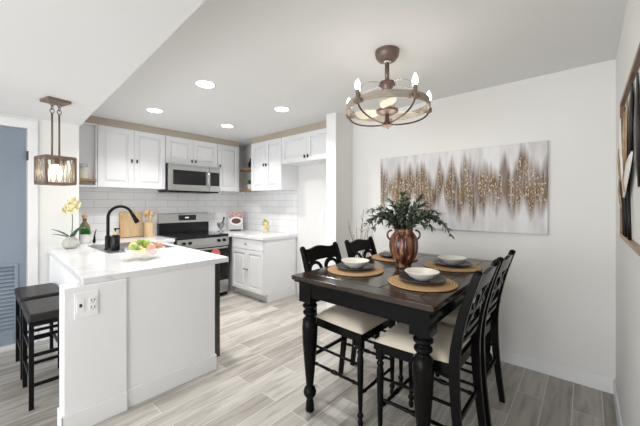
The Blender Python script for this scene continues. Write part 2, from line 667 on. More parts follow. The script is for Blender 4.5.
# soffits above the upper cabinets
struct('trim_2', MB().box(0.757, 2.985, 4.445, YB, 2.352, ZC), 'taupe_paint')
struct('trim_3', MB().box(2.945, XK, 2.31, 4.065, 2.352, ZC), 'taupe_paint')
# tiled splashbacks
struct('wall_backsplash', MB().box(0.756, XK, YB - 0.010, YB, 0.86, 1.62), 'tile_back')
struct('wall_backsplash', MB().box(XK - 0.010, XK, 3.335, YB - 0.010, 0.86, 1.595), 'tile_side')
# baseboards


def baseboard(name, a, b, nrm, h=0.115, t=0.014):
    mb = MB()
    (x0, y0), (x1, y1) = a, b
    nx, ny = nrm
    mb.box(min(x0, x1, x0 + nx * t, x1 + nx * t), max(x0, x1, x0 + nx * t, x1 + nx * t), min(y0, y1, y0 + ny * t, y1 + ny * t), max(y0, y1, y0 + ny * t, y1 + ny * t), 0.0, h)
    return struct(name, mb, 'trim_white', bevel=0.005)


baseboard('baseboard_dining', (XD, YN), (XD, 2.17), (-1, 0))
baseboard('baseboard_near', (-3.2, YN), (XD - 0.014, YN), (0, 1))
baseboard('baseboard_stub', (2.762, 2.17), (XD - 0.014, 2.17), (0, -1))
baseboard('baseboard_recess', (XK, 2.31), (XK, 3.33), (-1, 0))
baseboard('baseboard_left', (0.43, YL), (0.525, YL), (0, -1))

# blue louvred closet door in its white casing
dr = bpy.data.objects.new('door_1', None)
col.objects.link(dr)
dr.location = (-0.085, YL + 0.02, 0)
tag(dr, kind='structure')
d = MB()
d.box(-0.43, -0.375, 0, 0.035, 0.03, 0.79)
d.box(0.345, 0.43, 0, 0.035, 0.03, 0.79)
d.box(-0.43, 0.43, 0, 0.035, 0.79, 2.125)
d.box(-0.375, 0.345, 0, 0.035, 0.03, 0.155)
d.box(-0.375, 0.345, 0.028, 0.035, 0.15, 0.8)
d.build('door_leaf', 'blue_door', dr, bevel=0.003)
lv = MB()
for i in range(17):
    z = 0.172 + i * 0.037
    lv.box(-0.375, 0.345, -0.004, 0.004, -0.022, 0.022, Matrix.Translation((0, 0.014, z)) @ Matrix.Rotation(R(-38), 4, 'X'))
lv.build('louvre_panel', 'blue_door', dr)
vf = MB()
vf.box(-0.385, -0.360, -0.010, 0.0, 0.14, 0.81)
vf.box(0.345, 0.370, -0.010, 0.0, 0.14, 0.81)
vf.box(-0.360, 0.345, -0.010, 0.0, 0.785, 0.81)
vf.box(-0.360, 0.345, -0.010, 0.0, 0.14, 0.165)
vf.build('louvre_frame', 'blue_door', dr, bevel=0.002)
for z in (1.86, 0.35):
    h = MB()
    h.box(0.425, 0.440, -0.040, 0.0, z - 0.045, z + 0.045)
    h.build('hinge', 'dark_steel', dr, bevel=0.002)
cs = MB()
cs.box(0.352, 0.425, YL - 0.018, YL, 0, 2.13)
cs.box(-0.595, -0.52, YL - 0.018, YL, 0, 2.13)
cs.box(-0.595, 0.425, YL - 0.018, YL, 2.13, 2.215)
struct('trim_4', cs, 'trim_white', bevel=0.004)

# ------------------------------------------------------------------ peninsula
# edge lines of the worktop (very slightly out of square with the walls)


def xl(y):
    return 0.445 + (y - 2.34) * 0.030


def xr(y):
    return 1.462 + (y - 2.34) * 0.030


SX0, SX1, SY0, SY1 = 0.83, 1.41, 3.31, 4.11
ct = MB()
z0, z1 = CT - 0.042, CT
ct.prism([(xl(2.34), 2.34), (xr(2.34), 2.34), (xr(SY0), SY0), (xl(SY0), SY0)], z0, z1)
ct.prism([(xl(SY0), SY0), (SX0, SY0), (SX0, SY1), (xl(SY1), SY1)], z0, z1)
ct.prism([(SX1, SY0), (xr(SY0), SY0), (xr(SY1), SY1), (SX1, SY1)], z0, z1)
ct.prism([(xl(SY1), SY1), (1.762, SY1), (1.762, YB - 0.011), (0.758, YB - 0.011), (0.758, YL - 0.001), (xl(YL), YL - 0.001)], z0, z1)
tag(ct.build('countertop', 'quartz', bevel=0.002), 'white veined quartz worktop of the peninsula with the sink set in it', 'countertop')

pw = MB()
pw.box(0.350, 0.6835, 2.332, 2.465, 0, z0 - 0.001)
struct('wall_peninsula', pw, 'pen_white', bevel=0.006)
pb = MB()
pb.box(0.340, 0.350, 2.320, 2.465, 0, 0.125)
pb.box(0.340, 0.683, 2.320, 2.332, 0, 0.125)
struct('baseboard_peninsula', pb, 'trim_white', bevel=0.004)

pn = thing('peninsula_cabinet', 'white panelled base of the peninsula beneath the sink worktop', 'cabinet', (0, 0, 0))
b = MB()
zt = z0 - 0.001
b.box(0.525, 1.35, 2.50, SY0 - 0.02, 0.0, zt)
b.box(0.525, SX0 - 0.02, SY0 - 0.02, SY1 + 0.02, 0.0, zt)
b.box(SX1 + 0.02, 1.46, SY0 - 0.02, SY1 + 0.02, 0.0, zt)
b.box(0.77, 1.755, SY1 + 0.02, YB - 0.012, 0.0, zt)
b.box(0.525, 0.77, SY1 + 0.02, YL - 0.02, 0.0, zt)
b.build('carcass', 'pen_white', pn)
b = MB()
b.box(0.684, 1.336, 2.347, 2.50, 0.0, zt)
b.build('end_panel', 'pen_white', pn, bevel=0.002)
b = MB()
b.box(0.684, 1.346, 2.335, 2.347, 0, 0.125)
b.box(1.336, 1.346, 2.347, 2.41, 0, 0.125)
b.build('baseboard', 'trim_white', pn, bevel=0.004)
b = MB()
b.box(0.510, 0.525, 2.50, 3.30, 0.0, zt)
b.box(0.510, 0.525, 3.31, YL - 0.02, 0.0, zt)
b.build('side_panel', 'pen_white', pn, bevel=0.003)

dw = thing('dishwasher', 'dark grey dishwasher edge at the kitchen end of the peninsula', 'dishwasher', (1.367, 2.70, 0))
MB().box(0.0, 0.050, -0.295, 0.30, 0.06, 0.868).build('door', 'dark_steel', dw, bevel=0.003)
MB().box(-0.013, 0.0, -0.27, 0.30, 0.02, 0.868).build('tub_front', 'black_matte', dw)
MB().box(0.0, 0.012, -0.27, 0.30, 0.02, 0.095).build('toe_plate', 'black_matte', dw)

# outlet on the peninsula wall
ou = thing('power_outlet', 'white double gang outlet plate on the end of the peninsula wall', 'outlet', (0.461, 2.3315, 0.764))
MB().box(-0.060, 0.060, -0.007, 0, -0.078, 0.078).build('plate', 'outlet_white', ou, bevel=0.002)
for sx in (-1, 1):
    p = MB().box(sx * 0.031 - 0.019, sx * 0.031 + 0.019, -0.011, -0.006, -0.042, 0.042).build('receptacle' if sx > 0 else 'rocker', 'outlet_white', ou, bevel=0.001)
    sl = MB()
    if sx > 0:
        for zz in (-0.022, 0.022):
            sl = MB()
            sl.box(0.021, 0.024, -0.0125, -0.010, zz - 0.006, zz + 0.008)
            sl.box(0.037, 0.040, -0.0125, -0.010, zz - 0.006, zz + 0.008)
            sl.box(0.029, 0.033, -0.0125, -0.010, zz - 0.015, zz - 0.011)
            sl.build('slot', 'dark_slot', p)
    else:
        sl.box(-0.038, -0.024, -0.0125, -0.010, -0.010, 0.010)
        sl.build('toggle', 'dark_slot', p)

# sink
sk = thing('kitchen_sink', 'double bowl steel sink set into the peninsula worktop', 'sink', (SX0, SY0, CT))
LX, LY = SX1 - SX0, SY1 - SY0
s = MB()
rim = 0.022
s.box(-0.006, LX + 0.006, -0.006, rim, 0.0, 0.005)
s.box(-0.006, LX + 0.006, LY - rim, LY + 0.006, 0.0, 0.005)
s.box(-0.006, 0.115, rim, LY - rim, 0.0, 0.005)
s.box(LX - rim, LX + 0.006, rim, LY - rim, 0.0, 0.005)
s.box(0.115, LX - rim, LY * 0.5 - 0.015, LY * 0.5 + 0.015, -0.006, 0.002)
s.build('rim', 'sink_steel', sk, bevel=0.0015)
for (ya, yb) in ((rim, LY * 0.5 - 0.015), (LY * 0.5 + 0.015, LY - rim)):
    x0, x1 = 0.115, LX - rim
    zt_, zb_ = 0.0, -0.19
    q = MB()
    i_ = 0.03
    vs = [(x0, ya, zt_), (x1, ya, zt_), (x1, yb, zt_), (x0, yb, zt_), (x0 + i_, ya + i_, zb_), (x1 - i_, ya + i_, zb_), (x1 - i_, yb - i_, zb_), (x0 + i_, yb - i_, zb_)]
    q._add(vs, [(0, 1, 5, 4), (1, 2, 6, 5), (2, 3, 7, 6), (3, 0, 4, 7), (4, 5, 6, 7)])
    bo = q.build('bowl', 'sink_steel', sk, thick=-0.002)
    MB().lathe([(0.035, 0), (0.04, 0.003), (0.02, 0.003), (0.018, 0.0)], 16, Matrix.Translation(((x0 + x1) / 2, (ya + yb) / 2, zb_ + 0.001))).build('drain', 'chrome', bo, smooth=True, auto=True)

# faucet
fx, fy = 0.885, 3.60
fc = thing('faucet', 'matte black gooseneck pull-down kitchen faucet behind the soap bottle', 'faucet', (fx, fy, CT + 0.0055))
MB().lathe([(0.034, 0), (0.034, 0.006), (0.026, 0.012), (0.025, 0.13), (0.02, 0.14)], 20).build('base', 'black_matte', fc, smooth=True, auto=True)
pts = [(0, 0, 0.10), (0, 0, 0.2), (0, 0, 0.31)]
cx = 0.115
pts += [(cx + cx * math.cos(R(a)), 0, 0.315 + cx * math.sin(R(a))) for a in range(180, 14, -12)]
MB().tube(pts, 0.0145, 12).build('spout', 'black_matte', fc, smooth=True)
e = Vector(pts[-1])
dirn = (Vector(pts[-1]) - Vector(pts[-2])).normalized()
MB().tube([e, e + dirn * 0.02, e + dirn * 0.05, e + dirn * 0.11, e + dirn * 0.12], [0.0155, 0.018, 0.019, 0.026, 0.024], 14).build('spray_head', 'black_matte', fc, smooth=True)
MB().tube([(0.024, 0, 0.09), (0.045, 0, 0.095), (0.085, 0.0, 0.105)], [0.012, 0.009, 0.006], 10).build('lever', 'black_matte', fc, smooth=True)
fc.rotation_euler = (0, 0, R(8))

# soap bottle
sb = thing('soap_dispenser', 'black soap bottle with a tan collar and black pump in front of the faucet', 'soap bottle', (0.915, 3.47, CT + 0.006))
MB().lathe([(0.034, 0), (0.037, 0.006), (0.037, 0.135), (0.030, 0.15), (0.015, 0.155)], 20).build('bottle', 'black_gloss', sb, smooth=True, auto=True)
MB().lathe([(0.018, 0.152), (0.018, 0.178), (0.010, 0.185)], 16).build('collar', 'holder_wood', sb, smooth=True, auto=True)
MB().tube([(0, 0, 0.18), (0, 0, 0.205)], 0.006, 8).tube([(-0.012, 0, 0.21), (0.035, -0.005, 0.212)], [0.009, 0.006], 8).build('pump', 'black_matte', sb, smooth=True)

# ------------------------------------------------------------------ cabinets


def door_mesh(w_, h_, t=0.02, st=0.055):
    """raised-panel door, front towards -y, lower left corner at origin"""
    m = MB()
    m.box(0, st, -t, 0, 0, h_)
    m.box(w_ - st, w_, -t, 0, 0, h_)
    m.box(st, w_ - st, -t, 0, 0, st)
    m.box(st, w_ - st, -t, 0, h_ - st, h_)
    m.box(st, w_ - st, -t * 0.15, 0, st, h_ - st)
    # bevelled raised centre
    g, s2 = 0.012, 0.024
    a0, a1, b0, b1 = st + g, w_ - st - g, st + g, h_ - st - g
    yb_, yf = -t * 0.15, -t * 0.85
    vs = [(a0, yb_, b0), (a1, yb_, b0), (a1, yb_, b1), (a0, yb_, b1), (a0 + s2, yf, b0 + s2), (a1 - s2, yf, b0 + s2), (a1 - s2, yf, b1 - s2), (a0 + s2, yf, b1 - s2)]
    m._add(vs, [(0, 1, 5, 4), (1, 2, 6, 5), (2, 3, 7, 6), (3, 0, 4, 7), (4, 5, 6, 7)])
    return m


def knob(parent, x, z, y=-0.02, horiz=False):
    m = MB()
    if horiz:
        m.box(x - 0.022, x + 0.022, y - 0.022, y - 0.012, z - 0.006, z + 0.006)
        m.box(x - 0.004, x + 0.004, y - 0.014, y, z - 0.004, z + 0.004)
    else:
        m.box(x - 0.008, x + 0.008, y - 0.026, y - 0.014, z - 0.022, z + 0.022)
        m.box(x - 0.004, x + 0.004, y - 0.016, y, z - 0.006, z + 0.006)
    return m.build('pull', 'black_matte', parent, bevel=0.002)


def wall_cabinet(label, loc, rz, w_, h_, depth, n, knobs, group=None, kz=None):
    t = thing('wall_cabinet', label, 'cabinet', loc, rz, group)
    MB().box(0, w_, 0.0, depth, 0, h_).build('body', 'cab_white', t, bevel=0.001)
    dwid = (w_ - 0.004 * (n + 1)) / n
    for i in range(n):
        d_ = door_mesh(dwid, h_ - 0.008, st=min(0.06, h_ * 0.17)).build('door', 'cab_white', t, (0.004 + i * (dwid + 0.004), -0.001, 0.004), bevel=0.0015)
        side = knobs[i]
        knob(d_, 0.028 if side == 'l' else dwid - 0.028, kz if kz is not None else 0.06)
    return t


ZB, ZT = 1.592, 2.352
# back run: front face y = 4.44, cabinets end 4.46 to wall
wall_cabinet('tall double door white wall cabinet left of the microwave', (0.985, 4.462, ZB), 0, 0.79, ZT - ZB, 0.306, 2, 'rl', kz=0.345)
wall_cabinet('short double door white cabinet above the microwave', (1.777, 4.462, 1.962), 0, 0.798, ZT - 1.962, 0.306, 2, 'rl', kz=0.055)
wall_cabinet('single door white wall cabinet right of the microwave', (2.577, 4.462, ZB), 0, 0.40, ZT - ZB, 0.306, 1, 'l', kz=0.40)
# right run: front face x = 2.94
wall_cabinet('tall double door white wall cabinet over the right worktop', (2.962, 4.062, ZB), R(-90), 0.735, ZT - ZB, 0.316, 2, 'rl', kz=0.385)
wall_cabinet('wide short white cabinet above the empty fridge recess', (2.962, 3.325, 1.962), R(-90), 1.013, ZT - 1.962, 0.316, 2, 'rl', kz=0.06)

# open end shelf unit beside the left wall
es = thing('open_shelf_unit', 'white open end shelf with a wooden board left of the wall cabinets', 'shelf', (0.758, 4.45, ZB))
e_ = MB()
e_.box(0.012, 0.210, 0.060, 0.318, 0.02, 0.742)
e_.box(0, 0.225, 0.0, 0.30, 0.0, 0.02)
e_.box(0, 0.225, 0.0, 0.30, 0.742, 0.76)
e_.box(0, 0.012, 0.0, 0.30, 0.02, 0.742)
e_.box(0.210, 0.225, 0.0, 0.30, 0.02, 0.742)
e_.build('frame', 'cab_white', es, bevel=0.001)
MB().box(0.013, 0.209, -0.045, 0.059, 0.060, 0.090).build('shelf_board', 'wood', es, bevel=0.002)
jr = thing('storage_jar', 'small glass jar of pale grain on the wooden end shelf', 'jar', (0.850, 4.455, ZB + 0.0905))
MB().lathe([(0.046, 0), (0.05, 0.01), (0.05, 0.125), (0.042, 0.14)], 20).build('glass', 'glass', jr, smooth=True, auto=True)
MB().lathe([(0.044, 0.004), (0.045, 0.095), (0.0001, 0.10)], 20).build('grain_filling', 'grain', jr, smooth=True, auto=True)
MB().lathe([(0.045, 0.141), (0.045, 0.168), (0.040, 0.172)], 20).build('lid', 'steel', jr, smooth=True, auto=True)

# corner floating shelves on the right wall
for k, (z, lb) in enumerate(((1.60, 'lower small wooden shelf in the kitchen corner, holding the potted succulent'), (1.965, 'upper small wooden shelf in the kitchen corner, holding the dark vase'))):
    sh = MB()
    sh.prism([(3.06, 4.10), (3.278, 4.10), (3.278, 4.66), (3.14, 4.66), (3.06, 4.45)], 0, 0.03)
    tag(sh.build('floating_shelf', 'wood', loc=(0, 0, z), bevel=0.002), lb, 'shelf', 'small wooden corner shelves')
pt = thing('potted_succulent', 'small green succulent in a white pot on the lower corner shelf', 'potted plant', (3.155, 4.38, 1.6305))
MB().lathe([(0.035, 0), (0.052, 0.09), (0.046, 0.092), (0.044, 0.08)], 18).build('pot', 'paper_white', pt, smooth=True, auto=True)
lf = MB()
for i in range(34):
    a = random.uniform(0, 2 * PI); el = random.uniform(0.3, 1.4)
    lf.leaf((0, 0, 0.08), (math.cos(a) * math.cos(el), math.sin(a) * math.cos(el), math.sin(el)), random.uniform(0.07, 0.12), 0.026, bend=0.2)
lf.build('leaves', 'succulent', pt, smooth=True)
dv = MB().lathe([(0.03, 0), (0.05, 0.03), (0.052, 0.08), (0.03, 0.125), (0.018, 0.15), (0.024, 0.175), (0.018, 0.172)], 20).build('bud_vase', 'black_matte', loc=(3.16, 4.36, 1.9955), smooth=True, auto=True)
tag(dv, 'dark rounded vase on the upper corner shelf', 'vase')

# ------------------------------------------------------------------ base cabinet on the right with its worktop
bc = thing('base_cabinet', 'white base cabinet with one drawer over two doors beside the range', 'cabinet', (2.650, 4.125, 0), R(-90))
W_ = 0.765
bd = MB()
bd.box(0, W_ - 0.018, 0.0, 0.60, 0.115, 0.881)
bd.box(0, W_ - 0.018, 0.075, 0.60, 0.0, 0.115)
bd.build('body', 'cab_white', bc)
MB().prism([(0.0, 0.115), (0.0, 0.881), (0.612, 0.881), (0.612, 0.0), (0.075, 0.0), (0.075, 0.115)][::-1], 0, 0.018,
           Matrix(((0, 0, 1, W_ - 0.018), (1, 0, 0, 0), (0, 1, 0, 0), (0, 0, 0, 1)))).build('end_panel', 'cab_white', bc)
MB().box(-0.45, 0.0, 0.05, 0.60, 0.0, 0.881).build('corner_filler', 'cab_white', bc)
MB().box(0.004, W_ - 0.004, -0.02, -0.001, 0.725, 0.872).build('drawer', 'cab_white', bc, bevel=0.003)
knob(kids(bc)[-1] if False else [o for o in kids(bc) if o.name.startswith('drawer')][0], W_ / 2, 0.80, horiz=True)
dwid = (W_ - 0.012) / 2
for i in range(2):
    d_ = door_mesh(dwid, 0.592).build('door', 'cab_white', bc, (0.004 + i * (dwid + 0.004), -0.001, 0.125), bevel=0.0015)
    knob(d_, dwid - 0.03 if i == 0 else 0.03, 0.31, horiz=True)
rc = MB().prism([(2.612, 3.338), (XK - 0.011, 3.338), (XK - 0.011, YB - 0.011), (2.566, YB - 0.011), (2.566, 4.13), (2.612, 4.12)], 0.883, CT)
tag(rc.build('countertop', 'quartz', bevel=0.002), 'white quartz corner worktop between the range and the fridge recess', 'countertop')

# ------------------------------------------------------------------ range
rg = thing('range_cooker', 'stainless electric range with black glass cooktop against tiled wall', 'stove', (2.163, 4.09, 0))
hw = 0.385
MB().box(-hw, hw, 0.03, 0.66, 0.02, 0.90).build('body', 'black_matte', rg)
MB().box(-hw - 0.003, hw + 0.003, -0.005, 0.60, 0.90, 0.938).build('cooktop', 'black_glass', rg, bevel=0.004)
cp = MB()
cp.prism([(-0.022, 0.80), (-0.012, 0.898), (0.05, 0.898), (0.05, 0.80)][::-1], -hw, hw, Matrix(((0, 0, 1, 0), (1, 0, 0, 0), (0, 1, 0, 0), (0, 0, 0, 1))))
cpo = cp.build('control_panel', 'steel', rg, bevel=0.002)
for x in (-0.30, -0.215, 0.215, 0.30):
    MB().lathe([(0.024, 0), (0.022, 0.012), (0.018, 0.032), (0.0001, 0.034)], 16, Matrix.Translation((x, -0.017, 0.85)) @ Matrix.Rotation(R(90), 4, 'X')).build('knob', 'black_gloss', cpo, smooth=True, auto=True)
od = MB()
od.box(-hw, hw, -0.008, 0.03, 0.765, 0.797)
odo = od.build('oven_door_top', 'steel', rg, bevel=0.002)
dd = MB().box(-hw, hw, -0.006, 0.03, 0.255, 0.764).build('oven_door', 'black_glass', rg, bevel=0.002)
MB().tube([(-0.34, -0.055, 0.745), (0.34, -0.055, 0.745)], 0.013, 12).box(-0.335, -0.31, -0.055, -0.006, 0.735, 0.755).box(0.31, 0.335, -0.055, -0.006, 0.735, 0.755).build('handle', 'steel', dd, smooth=True, auto=True)
MB().box(-0.28, 0.28, -0.0075, -0.0055, 0.36, 0.66).build('window', 'black_gloss', dd)
MB().box(-hw, hw, -0.006, 0.03, 0.07, 0.25).build('storage_drawer', 'steel', rg, bevel=0.002)
st = MB()
st.lathe([(0.075, 0), (0.075, 0.0015)], 28, Matrix.Translation((0.17, -0.009, 0.655)) @ Matrix.Rotation(R(90), 4, 'X'))
st.build('round_sticker', 'sticker_red', dd)
MB().box(0.11, 0.235, -0.0115, -0.0095, 0.565, 0.625).build('paper_tag', 'paper_white', dd)
bg_ = MB().box(-hw, hw, 0.585, 0.665, 0.90, 1.098).build('back_guard_base', 'black_gloss', rg)
bs = MB()
bs.prism([(0.578, 1.10), (0.60, 1.235), (0.625, 1.245), (0.665, 1.245), (0.665, 1.10)][::-1], -hw - 0.002, hw + 0.002, Matrix(((0, 0, 1, 0), (1, 0, 0, 0), (0, 1, 0, 0), (0, 0, 0, 1))))
bso = bs.build('back_guard', 'steel', rg, bevel=0.003)
MB().box(-0.10, 0.165, 0.575, 0.592, 1.135, 1.215).build('display', 'black_glass', bso)
MB().box(-0.01, 0.05, 0.573, 0.5755, 1.165, 1.185).build('digits', 'outlet_white', bso)
for x, y in ((-0.2, 0.17), (0.18, 0.17), (-0.2, 0.43), (0.18, 0.43)):
    MB().tube(arc((x, y, 0.9388), 0.095, 0, 350, 28, 'xy'), 0.0005, 5, closed=False).build('burner_ring', 'dark_steel', rg)

# microwave
mw = thing('microwave', 'stainless over-the-range microwave with black glass door and vertical handle', 'microwave', (1.785, 4.385, 1.577))
MW, MH = 0.782, 0.382
MB().box(0, MW, 0.0, 0.37, 0.0, MH).build('body', 'dark_steel', mw)
dm = MB()
dm.box(0, 0.60, -0.03, 0.0, 0.0, MH).build('door', 'steel', mw, bevel=0.004)
dmo = [o for o in kids(mw) if o.name.startswith('door')][0]
MB().box(0.055, 0.545, -0.033, -0.029, 0.085, 0.295).build('window', 'black_glass', dmo, bevel=0.002)
MB().tube([(0.572, -0.03, 0.075), (0.572, -0.065, 0.10), (0.572, -0.068, 0.19), (0.572, -0.065, 0.285), (0.572, -0.03, 0.31)], 0.012, 10).build('handle', 'steel', dmo, smooth=True)
cpm = MB().box(0.604, MW, -0.03, 0.0, 0.0, MH).build('control_panel', 'steel', mw, bevel=0.004)
MB().box(0.615, MW - 0.014, -0.033, -0.029, 0.085, 0.295).build('keypad', 'black_glass', cpm, bevel=0.002)
vt = MB()
for i in range(24):
    vt.box(0.03 + i * 0.031, 0.05 + i * 0.031, -0.0315, -0.0295, 0.352, 0.357)
vt.build('vent_slots', 'dark_slot', dmo)
MB().box(0.01, MW - 0.01, 0.0, 0.36, -0.022, 0.0).build('vent_grille', 'black_matte', mw)

# ------------------------------------------------------------------ worktop objects
cb = thing('cutting_board', 'pale wooden cutting board leaning on the tiled wall by the sink', 'cutting board', (1.40, 4.70, CT + 0.0005))
cbm = MB()
tilt = Matrix.Rotation(R(-8), 4, 'X')
cbm.box(-0.14, 0.14, -0.011, 0.011, 0.002, 0.345, tilt)
cbm.build('board', 'board_wood', cb, bevel=0.006)
MB().box(-0.138, -0.10, -0.013, -0.0115, 0.002, 0.33, tilt).build('dark_stripe', 'spoon_wood', cb)
cb.location = (1.435, 4.705, CT + 0.004)

uh = thing('utensil_holder', 'pale wooden utensil holder with spoons between board and range', 'utensil holder', (1.625, 4.62, CT + 0.0005))
MB().lathe([(0.062, 0), (0.062, 0.20), (0.055, 0.20), (0.055, 0.02), (0.0001, 0.02)], 20).build('cup', 'holder_wood', uh, smooth=True, auto=True)
for k, (a, l_) in enumerate(((0.3, .34), (1.6, .36), (2.7, .33), (4.0, .37), (5.2, .35))):
    dx, dy = math.cos(a) * 0.03, math.sin(a) * 0.02
    top = Vector((dx * 1.9, dy * 1.6, l_))
    m = MB()
    m.tube([(dx * 0.5, dy * 0.5, 0.03), top * 0.8], 0.006, 7)
    m.ball(top * 0.93, 0.026, 1.5, m=Matrix.Diagonal((1, 0.4, 1, 1)))
    tag(m.build('wooden_spoon', 'spoon_wood' if k % 2 else 'board_wood', loc=tuple(Vector(uh.location)), smooth=True), 'wooden cooking spoon standing in the pale utensil holder', 'spoon', 'wooden spoons in the utensil holder')

# metal goblet shaped mortar with pestle right of range
mo = thing('mortar', 'small dark metal mortar cup standing on the worktop right of the range', 'mortar', (2.70, 4.56, CT + 0.0005))
MB().lathe([(0.05, 0), (0.045, 0.01), (0.014, 0.03), (0.014, 0.05), (0.045, 0.075), (0.062, 0.13), (0.060, 0.15), (0.055, 0.148), (0.05, 0.12), (0.0001, 0.09)], 20).build('cup', 'sink_steel', mo, smooth=True)
MB().tube([(0.01, 0, 0.10), (0.05, 0.0, 0.19), (0.062, 0.0, 0.24)], [0.015, 0.010, 0.014], 10).build('pestle', 'black_matte', mo, smooth=True)

# cookbook on a stand in the corner
cbk = thing('cookbook', 'cookbook showing food photographs on a stand in the worktop corner', 'book', (2.99, 4.57, CT + 0.0005), R(-32))
lean = Matrix.Rotation(R(-12), 4, 'X')
MB().box(-0.125, 0.125, -0.010, 0.010, 0.012, 0.335, lean).build('cover', 'book_grey', cbk, bevel=0.002)
MB().box(-0.12, 0.12, -0.0125, -0.0105, 0.215, 0.33, lean).build('upper_picture', 'food_photo', cbk)
MB().lathe([(0.105, 0), (0.10, 0.003)], 28, lean @ Matrix.Translation((0.01, -0.0108, 0.165)) @ Matrix.Diagonal((1, 1, 0.72, 1)) @ Matrix.Rotation(R(90), 4, 'X')).build('pictured_plate', 'plate_white', cbk)
MB().lathe([(0.078, 0), (0.076, 0.003)], 24, lean @ Matrix.Translation((0.01, -0.014, 0.165)) @ Matrix.Diagonal((1, 1, 0.62, 1)) @ Matrix.Rotation(R(90), 4, 'X')).build('pictured_food', 'berry', cbk)
MB().box(-0.09, 0.09, -0.04, 0.09, 0.0, 0.008).box(-0.09, 0.09, -0.04, -0.032, 0.008, 0.022).box(-0.006, 0.006, 0.082, 0.09, 0.008, 0.16).build('stand', 'black_matte', cbk)

# jar of lemons
jl = thing('lemon_jar', 'square glass jar filled with lemons and limes on the right worktop', 'jar', (3.03, 3.80, CT + 0.0005))
MB().lathe([(0.060, 0), (0.064, 0.008), (0.064, 0.19), (0.060, 0.19), (0.058, 0.012), (0.0001, 0.010)], 24).build('glass', 'clear_glass', jl, smooth=True, auto=True)
k = 0
for (x, y, z, mm) in ((-.025, -.02, .045, 'lemon'), (.028, -.015, .045, 'lemon'), (0, .03, .045, 'lemon'), (.02, -.025, .095, 'lemon'), (-.028, -.018, .10, 'lemon'), (0, .028, .10, 'lime'), (-.015, -.028, .15, 'lemon'), (.027, .0, .152, 'lime'), (-.02, .024, .155, 'lime'), (.012, -.01, .20, 'lemon'), (-.025, -.012, .203, 'lime')):
    o = MB().ball((0, 0, 0), 0.025, 1.15).build('lemon' if mm == 'lemon' else 'lime', mm, loc=(3.03 + x, 3.80 + y, CT + z + 0.001), smooth=True)
    tag(o, 'yellow lemon in the glass jar on the right worktop' if mm == 'lemon' else 'dark green lime in the glass jar on the right worktop', mm, 'lemons in the jar' if mm == 'lemon' else 'limes in the jar')

# glass bowl of fruit
BX, BY = 0.955, 2.80
fb = MB().lathe([(0.065, 0), (0.068, 0.004), (0.11, 0.025), (0.142, 0.06), (0.152, 0.092), (0.148, 0.092), (0.137, 0.062), (0.105, 0.030), (0.06, 0.008), (0.0001, 0.007)], 36).build('fruit_bowl', 'glass', loc=(BX, BY, CT + 0.0005), smooth=True)
tag(fb, 'clear glass bowl of mixed fruit on the peninsula worktop', 'bowl')
fruit = []
bd_ = TH - R(90)
for q, (nm, mm) in enumerate((('peach', 'peach'), ('apple', 'apple_green'), ('lemon', 'lemon'), ('lemon', 'lemon'), ('lemon', 'lemon'))):
    a = bd_ + R(q * 72)
    fruit.append((.066 * math.cos(a), .066 * math.sin(a), .063, nm, mm, .034, .97))
for q, (nm, mm) in enumerate((('peach', 'peach'), ('apple', 'apple_green'), ('lemon', 'lemon'), ('apple', 'apple_green'), ('peach', 'peach'))):
    a = bd_ + R(36 + q * 72)
    fruit.append((.102 * math.cos(a), .102 * math.sin(a), .105, nm, mm, .034, .95))
fruit.append((0, 0, .128, 'apple', 'apple_green', .039, .92))
fruit.append((.052 * math.cos(bd_ + R(250)), .052 * math.sin(bd_ + R(250)), .150, 'lime', 'lime', .022, 1.0))
FLAB = {'lemon': 'yellow lemon lying in the clear glass fruit bowl', 'apple': 'green apple lying in the clear glass fruit bowl', 'peach': 'pink and orange peach lying in the clear glass fruit bowl', 'lime': 'small dark green lime among the apples in the fruit bowl'}
for (x, y, z, nm, mm, r_, sz) in fruit:
    o = MB().ball((0, 0, 0), r_, sz, 16, 10).build(nm, mm, loc=(BX + x, BY + y, CT + z), smooth=True)
    o.rotation_euler = (random.uniform(0, 1.5), random.uniform(0, 1.5), 0)
    tag(o, FLAB[nm], nm, nm + ' group in the fruit bowl')
    if nm == 'apple':
        MB().tube([(0, 0, r_ * 0.8), (0.002, 0, r_ * 1.15)], 0.0015, 5).build('stem', 'twig', o)

# orchid in a squat grey vase
oc = thing('orchid', 'pale yellow orchid in a squat grey vase at the wall end of the worktop', 'potted plant', (0.665, 4.02, CT + 0.0005))
MB().lathe([(0.045, 0), (0.068, 0.02), (0.078, 0.05), (0.068, 0.085), (0.035, 0.112), (0.036, 0.125), (0.030, 0.122), (0.02, 0.10)], 28).build('vase', 'stone_vase', oc, smooth=True)
lf = MB()
for a, e2, L in ((150, .75, .19), (172, .55, .15), (-40, 1.0, .20), (20, 1.1, .15), (-75, .8, .12)):
    lf.leaf((0, 0, 0.105), (math.cos(R(a)) * math.cos(e2), math.sin(R(a)) * math.cos(e2), math.sin(e2)), L, 0.052, bend=0.22)
lf.build('leaves', 'orchid_leaf', oc, smooth=True, thick=0.003)
stp = [(0, 0, 0.10), (0.01, 0, 0.2), (0.012, 0, 0.32), (0.002, 0, 0.41), (-0.012, 0, 0.47), (-0.03, 0, 0.50)]
MB().tube(stp, 0.004, 7).build('stem', 'orchid_leaf', oc, smooth=True)
